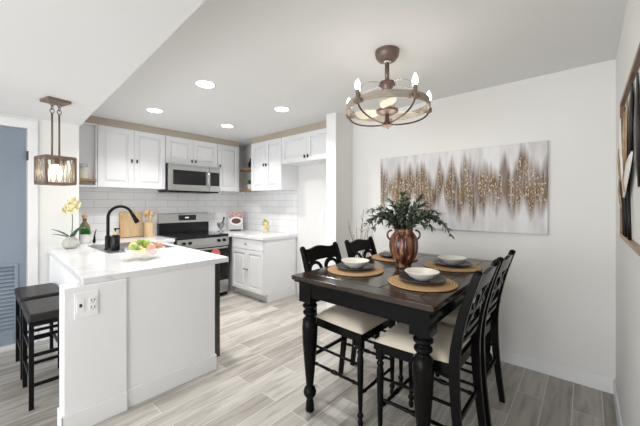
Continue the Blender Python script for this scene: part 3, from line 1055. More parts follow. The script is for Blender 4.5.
for (x, y, z, sc) in ((-.005, -.02, .465, 1.25), (.030, -.015, .43, 1.2), (-.030, -.02, .43, 1.2), (-.005, -.025, .395, 1.15), (-.050, -.01, .395, 1), (.018, -.01, .495, 1), (.045, -.01, .46, 1)):
    fl = MB()
    ph = random.uniform(0, 70)
    for q in range(5):
        a = R(ph + q * 72)
        fl.leaf((x, y, z), (math.cos(a), -0.35, math.sin(a)), 0.042 * sc, 0.036 * sc, up=(0, -1, 0.2), bend=-0.1)
    f_ = fl.build('flower', 'petal', oc, smooth=True, thick=0.001)
    MB().ball((x, y - 0.010, z), 0.006 * sc).build('flower_heart', 'petal_heart', f_, smooth=True)

# swing-top bottle, green-labelled jar
bt = thing('glass_bottle', 'amber glass bottle with a dark stopper on the worktop by the left wall', 'bottle', (0.895, 4.62, CT + 0.0005))
MB().lathe([(0.052, 0), (0.056, 0.01), (0.056, 0.16), (0.045, 0.205), (0.020, 0.24), (0.018, 0.285), (0.0001, 0.288)], 24).build('glass', 'amber_glass', bt, smooth=True, auto=True)
MB().lathe([(0.024, 0.280), (0.026, 0.30), (0.026, 0.325), (0.0001, 0.335)], 16).build('stopper', 'spoon_wood', bt, smooth=True, auto=True)
MB().tube(arc((0, 0, 0.268), 0.023, 0, 350, 16, 'xy'), 0.003, 6).build('wire', 'black_matte', bt, smooth=True)
gj = thing('potted_herb', 'small green leafy herb in a white pot in front of the amber bottle', 'potted plant', (0.872, 4.45, CT + 0.0005))
MB().lathe([(0.040, 0), (0.050, 0.01), (0.054, 0.105), (0.048, 0.105), (0.046, 0.09), (0.0001, 0.088)], 22).build('pot', 'paper_white', gj, smooth=True, auto=True)
lf = MB()
hr = random.Random(5)
for i in range(90):
    a = hr.uniform(0, 2 * PI); el = hr.uniform(0.1, 1.5); r_ = hr.uniform(0, 0.035)
    lf.leaf((r_ * math.cos(a), r_ * math.sin(a), 0.095 + hr.uniform(0, 0.05)), (math.cos(a) * math.cos(el), math.sin(a) * math.cos(el), math.sin(el)), hr.uniform(0.03, 0.055), 0.024, bend=0.3)
lf.build('leaves', 'green_label', gj, smooth=True)
ds = MB().tube([(0, 0, 0.012), (0, 0, 0.03), (0.004, 0, 0.10), (0.02, 0, 0.17)], [0.014, 0.016, 0.007, 0.004], 10)
tag(ds.build('dish_brush', 'black_matte', loc=(0.94, 4.385, CT - 0.011), smooth=True), 'slim black upright brush right of the amber bottle', 'brush')

# white switch plate in fridge recess
sw = thing('wall_switch', 'white outlet plate on the wall inside the empty fridge recess', 'outlet', (XK - 0.0005, 2.862, 1.18))
MB().box(-0.007, 0, -0.038, 0.038, -0.06, 0.06).build('plate', 'outlet_white', sw, bevel=0.002)
MB().box(-0.010, -0.006, -0.017, 0.017, -0.034, 0.034).build('receptacle', 'trim_white', sw, bevel=0.001)

# ------------------------------------------------------------------ recessed ceiling lights
LL = ((1.345, 2.523, 'recessed round ceiling light nearest the dining side, left of the pair'), (1.345, 3.66, 'recessed round ceiling light above the sink, in front of the wall cabinets'),
      (2.26, 2.55, 'recessed round ceiling light nearest the ceiling fan, above the aisle'), (2.26, 3.65, 'recessed round ceiling light nearest the kitchen corner'))
for x, y, lb in LL:
    t = thing('recessed_light', lb, 'ceiling light', (x, y, ZC), 0, 'recessed kitchen ceiling lights')
    MB().lathe([(0.075, -0.001), (0.085, -0.006), (0.088, -0.001)], 28).build('trim_ring', 'trim_white', t, smooth=True)
    MB().lathe([(0.0001, -0.0045), (0.074, -0.0045), (0.074, -0.001)], 28).build('lens', 'led', t)
    ld = bpy.data.lights.new('recessed_lamp', 'AREA')
    ld.shape = 'DISK'
    ld.size = 0.14
    ld.energy = 10
    ld.spread = R(125)
    ld.color = (1, 0.985, 0.96)
    lo = bpy.data.objects.new('recessed_lamp', ld)
    col.objects.link(lo)
    lo.parent = t
    lo.location = (0, 0, -0.012)

# ------------------------------------------------------------------ pendant over the peninsula
pd = thing('pendant_light', 'bronze square cage pendant lamp hanging over the worktop', 'pendant lamp', (0.445, 3.29, ZL), R(13))
MB().box(-0.078, 0.078, -0.078, 0.078, -0.022, 0.0).build('canopy', 'pendant_metal', pd, bevel=0.003)
for s_ in (-1, 1):
    ln = MB()
    for q in range(3):
        c = Vector((s_ * 0.024, 0, -0.034 - q * 0.030))
        pp = []
        for i in range(14):
            a = 2 * PI * i / 14
            pp.append(c + (Vector((math.cos(a) * 0.014, 0, math.sin(a) * 0.019)) if q % 2 == 0 else Vector((0, math.cos(a) * 0.014, math.sin(a) * 0.019))))
        ln.tube(pp, 0.0032, 6, closed=True)
    ln.build('chain', 'pendant_metal', pd, smooth=True)
    MB().tube([(s_ * 0.024, 0, -0.11), (s_ * 0.024, 0, -0.478)], 0.007, 8).build('rod', 'pendant_metal', pd, smooth=True)
S, HB, HT = 0.096, -0.69, -0.475
fr = MB()
r_ = 0.008
for sx in (-1, 1):
    for sy in (-1, 1):
        fr.box(sx * S - r_, sx * S + r_, sy * S - r_, sy * S + r_, HB, HT)
for z in (HB, HT):
    for s_ in (-1, 1):
        fr.box(-S, S, s_ * S - r_, s_ * S + r_, z - r_, z + r_)
        fr.box(s_ * S - r_, s_ * S + r_, -S, S, z - r_, z + r_)
fr.box(-S, S, -r_, r_, HT - r_, HT + r_)
fr.box(-r_, r_, -S, S, HT - r_, HT + r_)
fr.build('cage_frame', 'pendant_metal', pd, bevel=0.001)
wr = MB()
rnd = random.Random(3)
for side in range(4):
    m4 = Matrix.Rotation(side * PI / 2, 4, 'Z')
    for q in range(9):
        xa = -S + (q + 0.5) * 2 * S / 9
        xb = max(-S, min(S, xa + rnd.choice((-1, 1)) * rnd.uniform(0.02, 0.06)))
        p0 = m4 @ Vector((xa, -S, HB)); p1 = m4 @ Vector(((xa + xb) / 2, -S - 0.003, (HB + HT) / 2)); p2 = m4 @ Vector((xb, -S, HT))
        wr.tube([p0, p1, p2], 0.0034, 5)
wr.build('cage_wires', 'cage_wire', pd, smooth=True)
MB().lathe([(0.03, -0.53), (0.03, -0.485), (0.012, -0.477)], 16).build('socket', 'pendant_metal', pd, smooth=True, auto=True)
MB().lathe([(0.0001, -0.655), (0.03, -0.645), (0.046, -0.605), (0.038, -0.565), (0.016, -0.53)], 18).build('bulb', 'warm_bulb', pd, smooth=True)
gl = MB()
gl.lathe([(0.066, -0.67), (0.066, -0.53)], 24)
gl.f = gl.f[:-2]; gl.mi = gl.mi[:-2]
gl.build('glass_shade', 'glass', pd, smooth=True, thick=0.002)

# ------------------------------------------------------------------ chandelier ceiling fan
CX, CY = 1.883, 1.037
fn = thing('chandelier_fan', 'round caged ceiling fan with candle bulbs above the dining table', 'ceiling fan', (CX, CY, ZC + 0.036))
fn.scale = (1.034, 1.034, 1.034)
MB().lathe([(0.030, -0.108), (0.058, -0.097), (0.074, -0.076), (0.080, -0.05), (0.080, -0.0352)], 28).build('canopy', 'rose_bronze', fn, smooth=True, auto=True)
MB().lathe([(0.0001, -0.118), (0.024, -0.112), (0.030, -0.100)], 20).build('canopy_collar', 'chrome', fn, smooth=True)
MB().tube([(0, 0, -0.11), (0, 0, -0.245)], 0.0145, 14).build('downrod', 'rose_bronze', fn, smooth=True)
MB().lathe([(0.016, -0.235), (0.05, -0.243), (0.055, -0.262), (0.04, -0.27), (0.03, -0.30)], 24).build('hub', 'rose_bronze', fn, smooth=True, auto=True)
MB().lathe([(0.045, -0.45), (0.066, -0.442), (0.070, -0.428), (0.054, -0.42), (0.058, -0.345), (0.048, -0.33), (0.028, -0.30)], 26).build('motor', 'blade_wood', fn, smooth=True, auto=True)
MB().lathe([(0.050, -0.455), (0.071, -0.444), (0.072, -0.428), (0.060, -0.424)], 26).build('motor_band', 'rose_bronze', fn, smooth=True, auto=True)
RR = 0.270
ring = MB()
prof = [(RR - 0.007, -0.435), (RR, -0.435), (RR, -0.388), (RR - 0.007, -0.388)]
seg = 60
vs, fs = [], []
for (r, z) in prof:
    for s_ in range(seg):
        a = 2 * PI * s_ / seg
        vs.append((r * math.cos(a), r * math.sin(a), z))
for i in range(4):
    for s_ in range(seg):
        t_ = (s_ + 1) % seg
        j = (i + 1) % 4
        fs.append((i * seg + s_, i * seg + t_, j * seg + t_, j * seg + s_))
ring._add(vs, fs)
ring.build('ring', 'greige_wood', fn, smooth=True, auto=True)
MB().lathe([(0.0001, -0.545), (0.02, -0.542), (0.034, -0.532), (0.034, -0.515), (0.014, -0.505), (0.012, -0.45)], 20).build('finial', 'bronze', fn, smooth=True, auto=True)
base_dir = TH - R(90)
angs = [219.6, 291.6, 3.6, 75.6, 147.6]
for a_ in angs:
    a = base_dir + R(a_)
    ca, sa = math.cos(a), math.sin(a)
    # lower bronze arm
    pts = []
    for i in range(11):
        t_ = i / 10
        rr = (RR + 0.012) * math.cos(t_ * PI / 2) + 0.025 * t_
        zz = -0.425 - 0.10 * math.sin(t_ * PI / 2)
        pts.append((rr * ca, rr * sa, zz))
    MB().tube(pts, 0.0055, 7).build('lower_arm', 'bronze', fn, smooth=True)
    pts = [((RR - 0.005) * ca, (RR - 0.005) * sa, -0.39)]
    for i in range(1, 9):
        t_ = i / 8
        rr = (RR - 0.005) * math.cos(t_ * PI / 2) + 0.03 * t_
        pts.append((rr * ca, rr * sa, -0.39 + 0.13 * math.sin(t_ * PI / 2)))
    MB().tube(pts, 0.003, 6).build('upper_arm', 'chrome', fn, smooth=True)
    ho = MB()
    m4 = Matrix.Translation((0, 0, 0)) @ Matrix.Rotation(a, 4, 'Z')
    ho.box(RR - 0.012, RR + 0.024, -0.028, 0.028, -0.435, -0.415, m4)
    c = ((RR + 0.014) * ca, (RR + 0.014) * sa, 0)
    ho.lathe([(0.012, -0.442), (0.021, -0.437), (0.021, -0.415), (0.0125, -0.41), (0.0125, -0.362)], 14, Matrix.Translation(c))
    hob = ho.build('candle_holder', 'candle_sleeve', fn, smooth=True, auto=True)
    MB().lathe([(0.010, -0.363), (0.017, -0.343), (0.015, -0.322), (0.006, -0.300), (0.0001, -0.290)], 14, Matrix.Translation(c)).build('candle_bulb', 'bulb', hob, smooth=True)
for q in range(3):
    a = base_dir + R(20 + q * 120)
    bl = MB()
    m4 = Matrix.Rotation(a, 4, 'Z') @ Matrix.Translation((0, 0, -0.425)) @ Matrix.Rotation(R(16), 4, 'X')
    bl.prism([(0.05, -0.025), (0.12, -0.05), (0.20, -0.055), (0.232, -0.04), (0.24, 0), (0.232, 0.04), (0.20, 0.055), (0.12, 0.05), (0.05, 0.025)], -0.003, 0.003, m4)
    bl.build('blade', 'blade_wood', fn, bevel=0.001)
pl = bpy.data.lights.new('chandelier_glow', 'POINT')
pl.energy = 7
pl.color = (1, 0.94, 0.85)
pl.shadow_soft_size = 0.2
po = bpy.data.objects.new('chandelier_glow', pl)
col.objects.link(po)
po.parent = fn
po.location = (0, 0, -0.60)

# ------------------------------------------------------------------ dining table
TX0, TX1, TY0, TY1, TZ = 1.40, 2.87, 0.53, 1.485, 0.91
tb = thing('dining_table', 'black counter-height dining table with turned legs, set for four', 'table', ((TX0 + TX1) / 2, (TY0 + TY1) / 2, 0))
hx, hy = (TX1 - TX0) / 2, (TY1 - TY0) / 2
tp = MB()
g = 0.0012
B = 0.115
zA, zB_ = TZ - 0.028, TZ
tp.prism([(-hx, -hy), (hx, -hy), (hx - B, -hy + B - g), (-hx + B, -hy + B - g)], zA, zB_)
tp.prism([(-hx + B, hy - B + g), (hx - B, hy - B + g), (hx, hy), (-hx, hy)], zA, zB_)
tp.prism([(-hx, -hy + g), (-hx + B - g, -hy + B), (-hx + B - g, hy - B), (-hx, hy - g)], zA, zB_)
tp.prism([(hx - B + g, -hy + B), (hx, -hy + g), (hx, hy - g), (hx - B + g, hy - B)], zA, zB_)
ix, iy = hx - B, hy - B
tp.k = 1
nx, ny = 3, 3
for i in range(nx):
    for j in range(ny):
        xa = -ix + i * 2 * ix / nx; xb = -ix + (i + 1) * 2 * ix / nx
        ya = -iy + j * 2 * iy / ny; yb = -iy + (j + 1) * 2 * iy / ny
        tp.box(xa + g, xb - g, ya + g, yb - g, zA, zB_ - 0.0004)
tp.build('tabletop', ['brown_edge_wood', 'espresso_wood'], tb, bevel=0.003)
em = MB().box(-hx + 0.012, hx - 0.012, -hy + 0.012, hy - 0.012, TZ - 0.042, TZ - 0.0285).build('edge_moulding', 'black_lacquer', tb, bevel=0.005)
ap = MB()
ia = 0.055
for s_ in (-1, 1):
    ap.box(-hx + 0.10, hx - 0.10, s_ * (hy - ia) - 0.011, s_ * (hy - ia) + 0.011, TZ - 0.135, TZ - 0.0425)
    ap.box(s_ * (hx - ia) - 0.011, s_ * (hx - ia) + 0.011, -hy + 0.10, hy - 0.10, TZ - 0.135, TZ - 0.0425)
ap.build('apron', 'black_lacquer', tb, bevel=0.002)
legp = [(0.026, 0.0), (0.030, 0.012), (0.026, 0.06), (0.022, 0.085), (0.040, 0.11), (0.044, 0.13), (0.036, 0.155), (0.024, 0.17), (0.027, 0.20), (0.038, 0.32), (0.049, 0.46), (0.053, 0.56), (0.048, 0.615),
        (0.032, 0.632), (0.032, 0.64), (0.046, 0.655), (0.046, 0.668), (0.034, 0.68), (0.034, 0.686), (0.050, 0.70), (0.050, 0.712), (0.036, 0.724), (0.036, 0.735)]
for sx in (-1, 1):
    for sy in (-1, 1):
        lg = MB()
        m4 = Matrix.Translation((sx * (hx - 0.088), sy * (hy - 0.088), 0))
        lg.lathe(legp, 24, m4)
        lg.box(-0.052, 0.052, -0.052, 0.052, 0.735, TZ - 0.0425, m4)
        lg.build('leg', 'black_lacquer', tb, smooth=True, auto=True, bevel=0.003)

# ------------------------------------------------------------------ counter-height chairs
# local frame: seat faces +y, origin on the floor beneath the seat


def chair(label, loc, rz):
    t = thing('dining_chair', label, 'chair', loc, rz, 'counter height dining chairs')
    fw, bw = 0.228, 0.205      # half widths front / back
    yf, yb_ = 0.225, -0.205
    zs = 0.60
    # rear legs run up into back posts, sabre curve

    def ypost(z):
        if z < 0.58:
            u = z / 0.58
            return -0.255 + 0.05 * math.sin(u * PI / 2)
        u = (z - 0.58) / 0.49
        return -0.205 - 0.115 * u ** 1.6
    t['ypost'] = 0
    for sx in (-1, 1):
        zsamp = [0, .1, .2, .3, .4, .5, .58, .66, .74, .82, .90, .96, 1.02, 1.055]
        lg = MB()
        vs = []
        for z in zsamp:
            dpt = 0.034 + 0.016 * (1 - abs(z - 0.6) / 0.6 if abs(z - 0.6) < 0.6 else 0)
            y = ypost(z)
            vs.append((y, z, dpt))
        n_ = len(vs)
        pv, pf = [], []
        wx = 0.032
        for (y, z, dp) in vs:
            x = sx * (bw - 0.013)
            pv += [(x - wx / 2, y - dp / 2, z), (x + wx / 2, y - dp / 2, z), (x + wx / 2, y + dp / 2, z), (x - wx / 2, y + dp / 2, z)]
        for i in range(n_ - 1):
            for s_ in range(4):
                q = (s_ + 1) % 4
                pf.append((i * 4 + s_, i * 4 + q, i * 4 + 4 + q, i * 4 + 4 + s_))
        pf.append((3, 2, 1, 0)); pf.append(tuple((n_ - 1) * 4 + s_ for s_ in range(4)))
        lg._add(pv, pf)
        lg.ball((sx * (bw - 0.013), ypost(1.055), 1.056), 0.020, 0.8, 10, 6)
        lg.build('rear_leg', 'black_lacquer', t, smooth=True, auto=True, bevel=0.004)
        fl = MB()
        m4 = Matrix.Translation((sx * (fw - 0.022), yf - 0.022, 0))
        fl.lathe([(0.012, 0), (0.016, 0.012), (0.018, 0.03), (0.011, 0.045), (0.020, 0.062), (0.020, 0.072), (0.012, 0.085), (0.014, 0.12), (0.019, 0.30), (0.021, 0.42), (0.015, 0.445), (0.021, 0.455), (0.021, 0.465), (0.014, 0.475), (0.017, 0.485)], 14, m4)
        fl.box(-0.02, 0.02, -0.02, 0.02, 0.485, 0.588, m4)
        fl.build('front_leg', 'black_lacquer', t, smooth=True, auto=True, bevel=0.002)
    sf = MB()
    sf.prism([(-bw + 0.01, yb_), (bw - 0.01, yb_), (fw - 0.004, yf - 0.004), (-fw + 0.004, yf - 0.004)], 0.525, 0.585)
    sf.build('seat_frame', 'black_lacquer', t, bevel=0.004)
    # upholstered, softly domed seat
    NX, NY = 12, 12
    cu = MB()
    vs, fs = [], []
    for layer in (0, 1):
        for j in range(NY + 1):
            v = j / NY
            y = (yb_ + 0.022) + v * (yf + 0.006 - yb_ - 0.022)
            hw_ = (bw - 0.005) + (fw + 0.006 - bw + 0.005) * v
            for i in range(NX + 1):
                u = i / NX * 2 - 1
                vv = v * 2 - 1
                ed = (1 - abs(u) ** 4) * (1 - abs(vv) ** 4)
                z = 0.586 if layer == 0 else 0.592 + 0.052 * max(ed, 0) ** 0.45
                k_ = 1 - 0.03 * (abs(u) * abs(vv)) ** 3
                vs.append((u * hw_ * k_, y, z))
    L0 = (NX + 1) * (NY + 1)
    for j in range(NY):
        for i in range(NX):
            a = j * (NX + 1) + i
            fs.append((L0 + a, L0 + a + 1, L0 + a + NX + 2, L0 + a + NX + 1))
            fs.append((a, a + NX + 1, a + NX + 2, a + 1))
    ring_ = [i for i in range(NX + 1)] + [j * (NX + 1) + NX for j in range(1, NY + 1)] + [NY * (NX + 1) + i for i in range(NX - 1, -1, -1)] + [j * (NX + 1) for j in range(NY - 1, 0, -1)]
    for q in range(len(ring_)):
        a, b_ = ring_[q], ring_[(q + 1) % len(ring_)]
        fs.append((a, b_, L0 + b_, L0 + a))
    cu._add(vs, fs)
    cu.build('seat_cushion', 'seat_fabric', t, smooth=True)

    def P(x, z, dy=0.0):
        return Vector((x, ypost(z) + dy - 0.012 * (1 - (x / bw) ** 2), z))
    # crest rail, arched with a raised middle
    cr = MB()
    vs, fs = [], []
    N = 20
    hwid = bw - 0.020
    for i in range(N + 1):
        x = -hwid + 2 * hwid * i / N
        q = abs(x) / hwid
        top = 1.044 + 0.016 * (0.5 + 0.5 * math.cos(min(1, q / 0.72) * PI))
        if q > 0.72:
            top += 0.008 * (q - 0.72) / 0.4
        bot = 0.950 + 0.010 * math.cos(q * PI / 2)
        for (z, dy) in ((bot, -0.011), (bot, 0.011), (top, 0.011), (top, -0.011)):
            vs.append(P(x, z, dy))
    for i in range(N):
        for s_ in range(4):
            q = (s_ + 1) % 4
            fs.append((i * 4 + q, i * 4 + s_, i * 4 + 4 + s_, i * 4 + 4 + q))
    fs.append((0, 1, 2, 3)); fs.append((N * 4 + 3, N * 4 + 2, N * 4 + 1, N * 4))
    cr._add(vs, fs)
    cr.build('crest_rail', 'black_lacquer', t, smooth=True, auto=True, bevel=0.003)

    def strip(path, wd=0.025, th=0.018):
        m = MB()
        vs, fs = [], []
        n_ = len(path)
        for i, (x, z) in enumerate(path):
            a = path[max(i - 1, 0)]; b_ = path[min(i + 1, n_ - 1)]
            tx, tz = b_[0] - a[0], b_[1] - a[1]
            L = math.hypot(tx, tz) or 1
            nx_, nz_ = -tz / L * wd / 2, tx / L * wd / 2
            for (sx_, dy) in ((-1, -th / 2), (-1, th / 2), (1, th / 2), (1, -th / 2)):
                vs.append(P(x + nx_ * sx_, z + nz_ * sx_, dy))
        for i in range(n_ - 1):
            for s_ in range(4):
                q = (s_ + 1) % 4
                fs.append((i * 4 + s_, i * 4 + q, i * 4 + 4 + q, i * 4 + 4 + s_))
        fs.append((3, 2, 1, 0)); fs.append(tuple((n_ - 1) * 4 + s_ for s_ in range(4)))
        return m._add(vs, fs)

    def rail(z, hgt):
        m = MB()
        vs, fs = [], []
        for i in range(9):
            x = -hwid + 2 * hwid * i / 8
            for (zz, dy) in ((z - hgt / 2, -0.009), (z - hgt / 2, 0.009), (z + hgt / 2, 0.009), (z + hgt / 2, -0.009)):
                vs.append(P(x, zz, dy))
        for i in range(8):
            for s_ in range(4):
                q = (s_ + 1) % 4
                fs.append((i * 4 + q, i * 4 + s_, i * 4 + 4 + s_, i * 4 + 4 + q))
        fs.append((0, 1, 2, 3)); fs.append((35, 34, 33, 32))
        return m._add(vs, fs)
    rail(0.745, 0.028).build('lower_rail', 'black_lacquer', t, smooth=True, auto=True, bevel=0.003)
    rail(0.690, 0.022).build('lower_rail', 'black_lacquer', t, smooth=True, auto=True, bevel=0.003)
    for sx in (-1, 1):
        # big C scroll arching from the centre out to the post and curling back in
        pth = []
        for i in range(21):
            u = i / 20
            a = R(205 - u * 330)
            rx = 0.072 * (1 - 0.38 * max(0, u - 0.55) / 0.45)
            rz_ = 0.060 * (1 - 0.38 * max(0, u - 0.55) / 0.45)
            cxx = 0.098 - 0.004 * u
            pth.append((sx * (cxx + rx * math.cos(a)), 0.885 + rz_ * math.sin(a)))
        strip(pth).build('scroll', 'black_lacquer', t, smooth=True, auto=True, bevel=0.002)
        pth2 = []
        for i in range(15):
            u = i / 14
            pth2.append((sx * (0.034 + 0.085 * math.sin(u * PI / 2) ** 1.5 if True else 0), 0.862 - 0.112 * u))
        strip(pth2).build('splat', 'black_lacquer', t, smooth=True, auto=True, bevel=0.002)
        m = MB()
        m.lathe([(0.017, -0.009), (0.017, 0.009)], 14, Matrix.Translation(P(sx * 0.094, 0.866)) @ Matrix.Rotation(R(90), 4, 'X'))
        m.build('scroll_eye', 'black_lacquer', t, smooth=True, auto=True)
    strip([(-0.034, 0.862), (0.0, 0.842), (0.034, 0.862)], 0.03).build('scroll_joint', 'black_lacquer', t, bevel=0.002)

    def turned(p0, p1, name):
        p0, p1 = Vector(p0), Vector(p1)
        us = [0, .08, .12, .16, .3, .38, .42, .46, .5, .54, .58, .62, .7, .84, .88, .92, 1]
        rs = [.008, .009, .013, .009, .010, .012, .009, .014, .015, .014, .009, .012, .010, .009, .013, .009, .008]
        MB().tube([p0 + (p1 - p0) * u for u in us], rs, 10).build(name, 'black_lacquer', t, smooth=True)
    turned((-fw + 0.022, yf - 0.022, 0.20), (fw - 0.022, yf - 0.022, 0.20), 'front_stretcher')
    for sx in (-1, 1):
        xa, xb = sx * (fw - 0.022), sx * (bw - 0.013)
        turned((xa, yf - 0.022, 0.255), (xb, ypost(0.255), 0.255), 'side_stretcher')
        MB().tube([(xa, yf - 0.022, 0.38), (xb, ypost(0.38), 0.38)], 0.009, 8).build('side_stretcher', 'black_lacquer', t, smooth=True)
    MB().beam([(0, 0, 0)], 0, 0) if False else None
    MB().box(-bw + 0.02, bw - 0.02, ypost(0.30) - 0.009, ypost(0.30) + 0.009, 0.288, 0.312).build('back_stretcher', 'black_lacquer', t, bevel=0.003)
    del t['ypost']
    return t


ch = chair('black scroll-back counter chair on the near side, closest to the camera', (1.765, 0.70, 0), 0)
c2 = copy_tree(ch); c2.location = (2.252, 0.70, 0)
c2['label'] = 'black scroll-back chair on the near side, nearest the painting wall'
c3 = copy_tree(ch); c3.location = (1.795, 1.264, 0); c3.rotation_euler = (0, 0, PI)
c3['label'] = 'black scroll-back chair on the kitchen side, beside the front left table leg'
c4 = copy_tree(ch); c4.location = (2.345, 1.264, 0); c4.rotation_euler = (0, 0, PI)
c4['label'] = 'black scroll-back chair on the kitchen side, in front of the dry twigs'

# ------------------------------------------------------------------ place settings
SET = [(1.80, 1.245, 'at the kitchen side left place'), (1.775, 0.745, 'at the place in front of the vase'),
       (2.385, 0.765, 'at the place right of the vase, below the painting'), (2.435, 1.27, 'at the place half hidden behind the brown vase')]
mat_p = MB()
mat_p.lathe([(0.0001, 0), (0.190, 0), (0.198, 0.003), (0.198, 0.009), (0.190, 0.0125), (0.0001, 0.0125)], 48)
p0 = mat_p.build('placemat', 'seagrass', smooth=True, auto=True)
pl0 = MB().lathe([(0.0001, 0), (0.075, 0), (0.080, 0.004), (0.130, 0.016), (0.138, 0.020), (0.136, 0.023), (0.126, 0.020), (0.078, 0.009), (0.0001, 0.008)], 44).build('dinner_plate', 'plate_dark', smooth=True)
bo0 = MB().lathe([(0.0001, 0), (0.042, 0), (0.046, 0.006), (0.075, 0.022), (0.096, 0.046), (0.101, 0.050), (0.099, 0.053), (0.092, 0.049), (0.070, 0.028), (0.042, 0.012), (0.0001, 0.010)], 44).build('soup_bowl', 'bowl_cream', smooth=True)
for i, (x, y, w_) in enumerate(SET):
    a, b_, c_ = (p0, pl0, bo0) if i == 0 else (p0.copy(), pl0.copy(), bo0.copy())
    if i:
        for o in (a, b_, c_):
            col.objects.link(o)
    a.location = (x, y, TZ + 0.0003); b_.location = (x, y, TZ + 0.0132); c_.location = (x, y, TZ + 0.0218)
    tag(a, 'round tan woven placemat ' + w_, 'placemat', 'woven placemats on the table')
    tag(b_, 'dark grey plate ' + w_, 'plate', 'dark plates on the table')
    tag(c_, 'cream bowl ' + w_, 'bowl', 'cream bowls on the table')

# ------------------------------------------------------------------ vase with olive sprigs
VX, VY = 2.13, 1.035
vs_ = thing('ceramic_vase', 'brown streaked fluted vase with two small handles on the dining table', 'vase', (VX, VY, TZ + 0.0003))
MB().lathe([(0.052, 0), (0.056, 0.006), (0.056, 0.014), (0.054, 0.022), (0.070, 0.045), (0.088, 0.08), (0.101, 0.12), (0.106, 0.16), (0.105, 0.195), (0.096, 0.228), (0.080, 0.252), (0.068, 0.266), (0.066, 0.276), (0.074, 0.288), (0.067, 0.290), (0.058, 0.275), (0.06, 0.26), (0.02, 0.24)], 96, flute=30, depth=0.06).build('body', 'glazed_brown', vs_, smooth=True)
for s_ in (-1, 1):
    u = Vector((math.cos(base_dir), math.sin(base_dir), 0)) * s_
    pts = []
    for i in range(13):
        a = R(100 - i * 17)
        pts.append(u * (0.092 + 0.030 * math.cos(a)) + Vector((0, 0, 0.243 + 0.034 * math.sin(a))))
    MB().tube(pts, 0.0075, 8).build('handle', 'glazed_brown', vs_, smooth=True)

ol = thing('olive_arrangement', 'bunch of leafy green olive sprigs spreading out of the brown vase', 'plant', (VX, VY, TZ + 0.27))
rv = Vector((math.cos(base_dir), math.sin(base_dir), 0))
fv = Vector((math.cos(TH), math.sin(TH), 0))
rn = random.Random(11)
spr = [(-.27, .0, .06, .10), (-.24, .07, .15, .07), (-.18, -.10, .13, .05), (-.10, .04, .23, .03), (-.03, -.06, .27, .02), (.04, .05, .24, .02), (.11, -.05, .25, .04), (.17, .04, .20, .05),
       (.24, -.06, .14, .08), (.36, .02, -.02, .15), (.33, .09, .06, .11), (.28, -.03, .05, .12), (-.22, -.04, .04, .09), (.12, .12, .17, .04), (-.08, -.14, .15, .05), (.06, -.15, .16, .06), (-.14, .12, .18, .04), (0.0, .12, .2, .03), (.19, -.12, .10, .07),
       (-.05, -.08, .17, .03), (.02, -.02, .19, .02), (-.11, -.03, .14, .03), (.08, .0, .15, .03), (.20, .0, .11, .05), (-.16, .0, .09, .05),
       (-.20, .05, .10, .09), (.15, .08, .10, .08), (.22, .03, .03, .10), (-.12, -.10, .07, .07), (.12, -.10, .05, .08), (.26, .06, .11, .06), (-.25, -.05, .10, .06)]
for k, (dx, dd_, dz, droop) in enumerate(spr):
    end = rv * dx + fv * dd_ + Vector((0, 0, dz))
    pts = []
    N = 12
    for i in range(N + 1):
        u = i / N
        p = Vector((0, 0, -0.10)) * (1 - u) ** 3 + end * u + Vector((0, 0, 1)) * (droop * 4 * u * (1 - u)) * 0.9
        pts.append(p + Vector((rn.uniform(-.004, .004), rn.uniform(-.004, .004), 0)))
    tw = MB().tube(pts, [0.003 - 0.0018 * i / N for i in range(N + 1)], 5).build('sprig', 'twig', ol, smooth=True)
    lf = MB()
    for i in range(3, N + 1):
        for s_ in range(5):
            tdir = (pts[min(i + 1, N)] - pts[i - 1]).normalized()
            side = Vector((rn.uniform(-1, 1), rn.uniform(-1, 1), rn.uniform(-.7, .8)))
            lf.k = 0 if rn.random() < 0.62 else 1
            lf.leaf(pts[i], tdir * 0.7 + side * 0.7, rn.uniform(0.030, 0.058), rn.uniform(0.012, 0.017), up=(rn.uniform(-.5, .5), rn.uniform(-.5, .5), 1), bend=0.15)
    tag(lf.build('leaves', ['olive_leaf', 'olive_pale'], tw, smooth=True), kind='stuff')

# dry twigs in a tall floor vase behind the far chair
tg = thing('twig_vase', 'bundle of bare dry twigs standing in the corner behind the far chair', 'dried branches', (2.90, 1.93, 0))
MB().lathe([(0.07, 0), (0.085, 0.05), (0.095, 0.25), (0.07, 0.45), (0.035, 0.58), (0.045, 0.66), (0.038, 0.65)], 28).build('floor_vase', 'stone_vase', tg, smooth=True)
for (dx, dd_, zz) in ((-.14, .02, 1.20), (-.05, .05, 1.12), (.02, -.02, 1.32), (.10, .03, 1.16), (-.09, -.04, 1.05), (.06, .02, 1.10), (.13, -.03, 1.08), (.0, .0, 1.15)):
    pts = []
    for i in range(9):
        u = i / 8
        p = Vector((0, 0, 0.3)) + (rv * dx + fv * dd_) * u ** 1.3 + Vector((0, 0, (zz - 0.3) * u))
        pts.append(p + Vector((rn.uniform(-.008, .008), rn.uniform(-.008, .008), 0)) * (1 if u > .4 else 0))
    m = MB().tube(pts, [0.007 - 0.0045 * i / 8 for i in range(9)], 5)
    for q in range(4):
        i = rn.randint(4, 7)
        e2 = pts[i] + rv * rn.uniform(-.05, .05) + Vector((0, 0, rn.uniform(.03, .09)))
        m.tube([pts[i], e2], [0.0035, 0.0015], 4)
    m.build('twig', 'twig', tg, smooth=True)

# ------------------------------------------------------------------ painting on the dining wall
pg = thing('wall_painting', 'wide abstract canvas of brown and gold brush strokes on the dining wall', 'painting', (XD - 0.0175, 1.0, 1.517))
MB().box(-0.016, 0.016, -0.762, 0.762, -0.381, 0.381).build('canvas', 'abstract_canvas', pg, bevel=0.003)

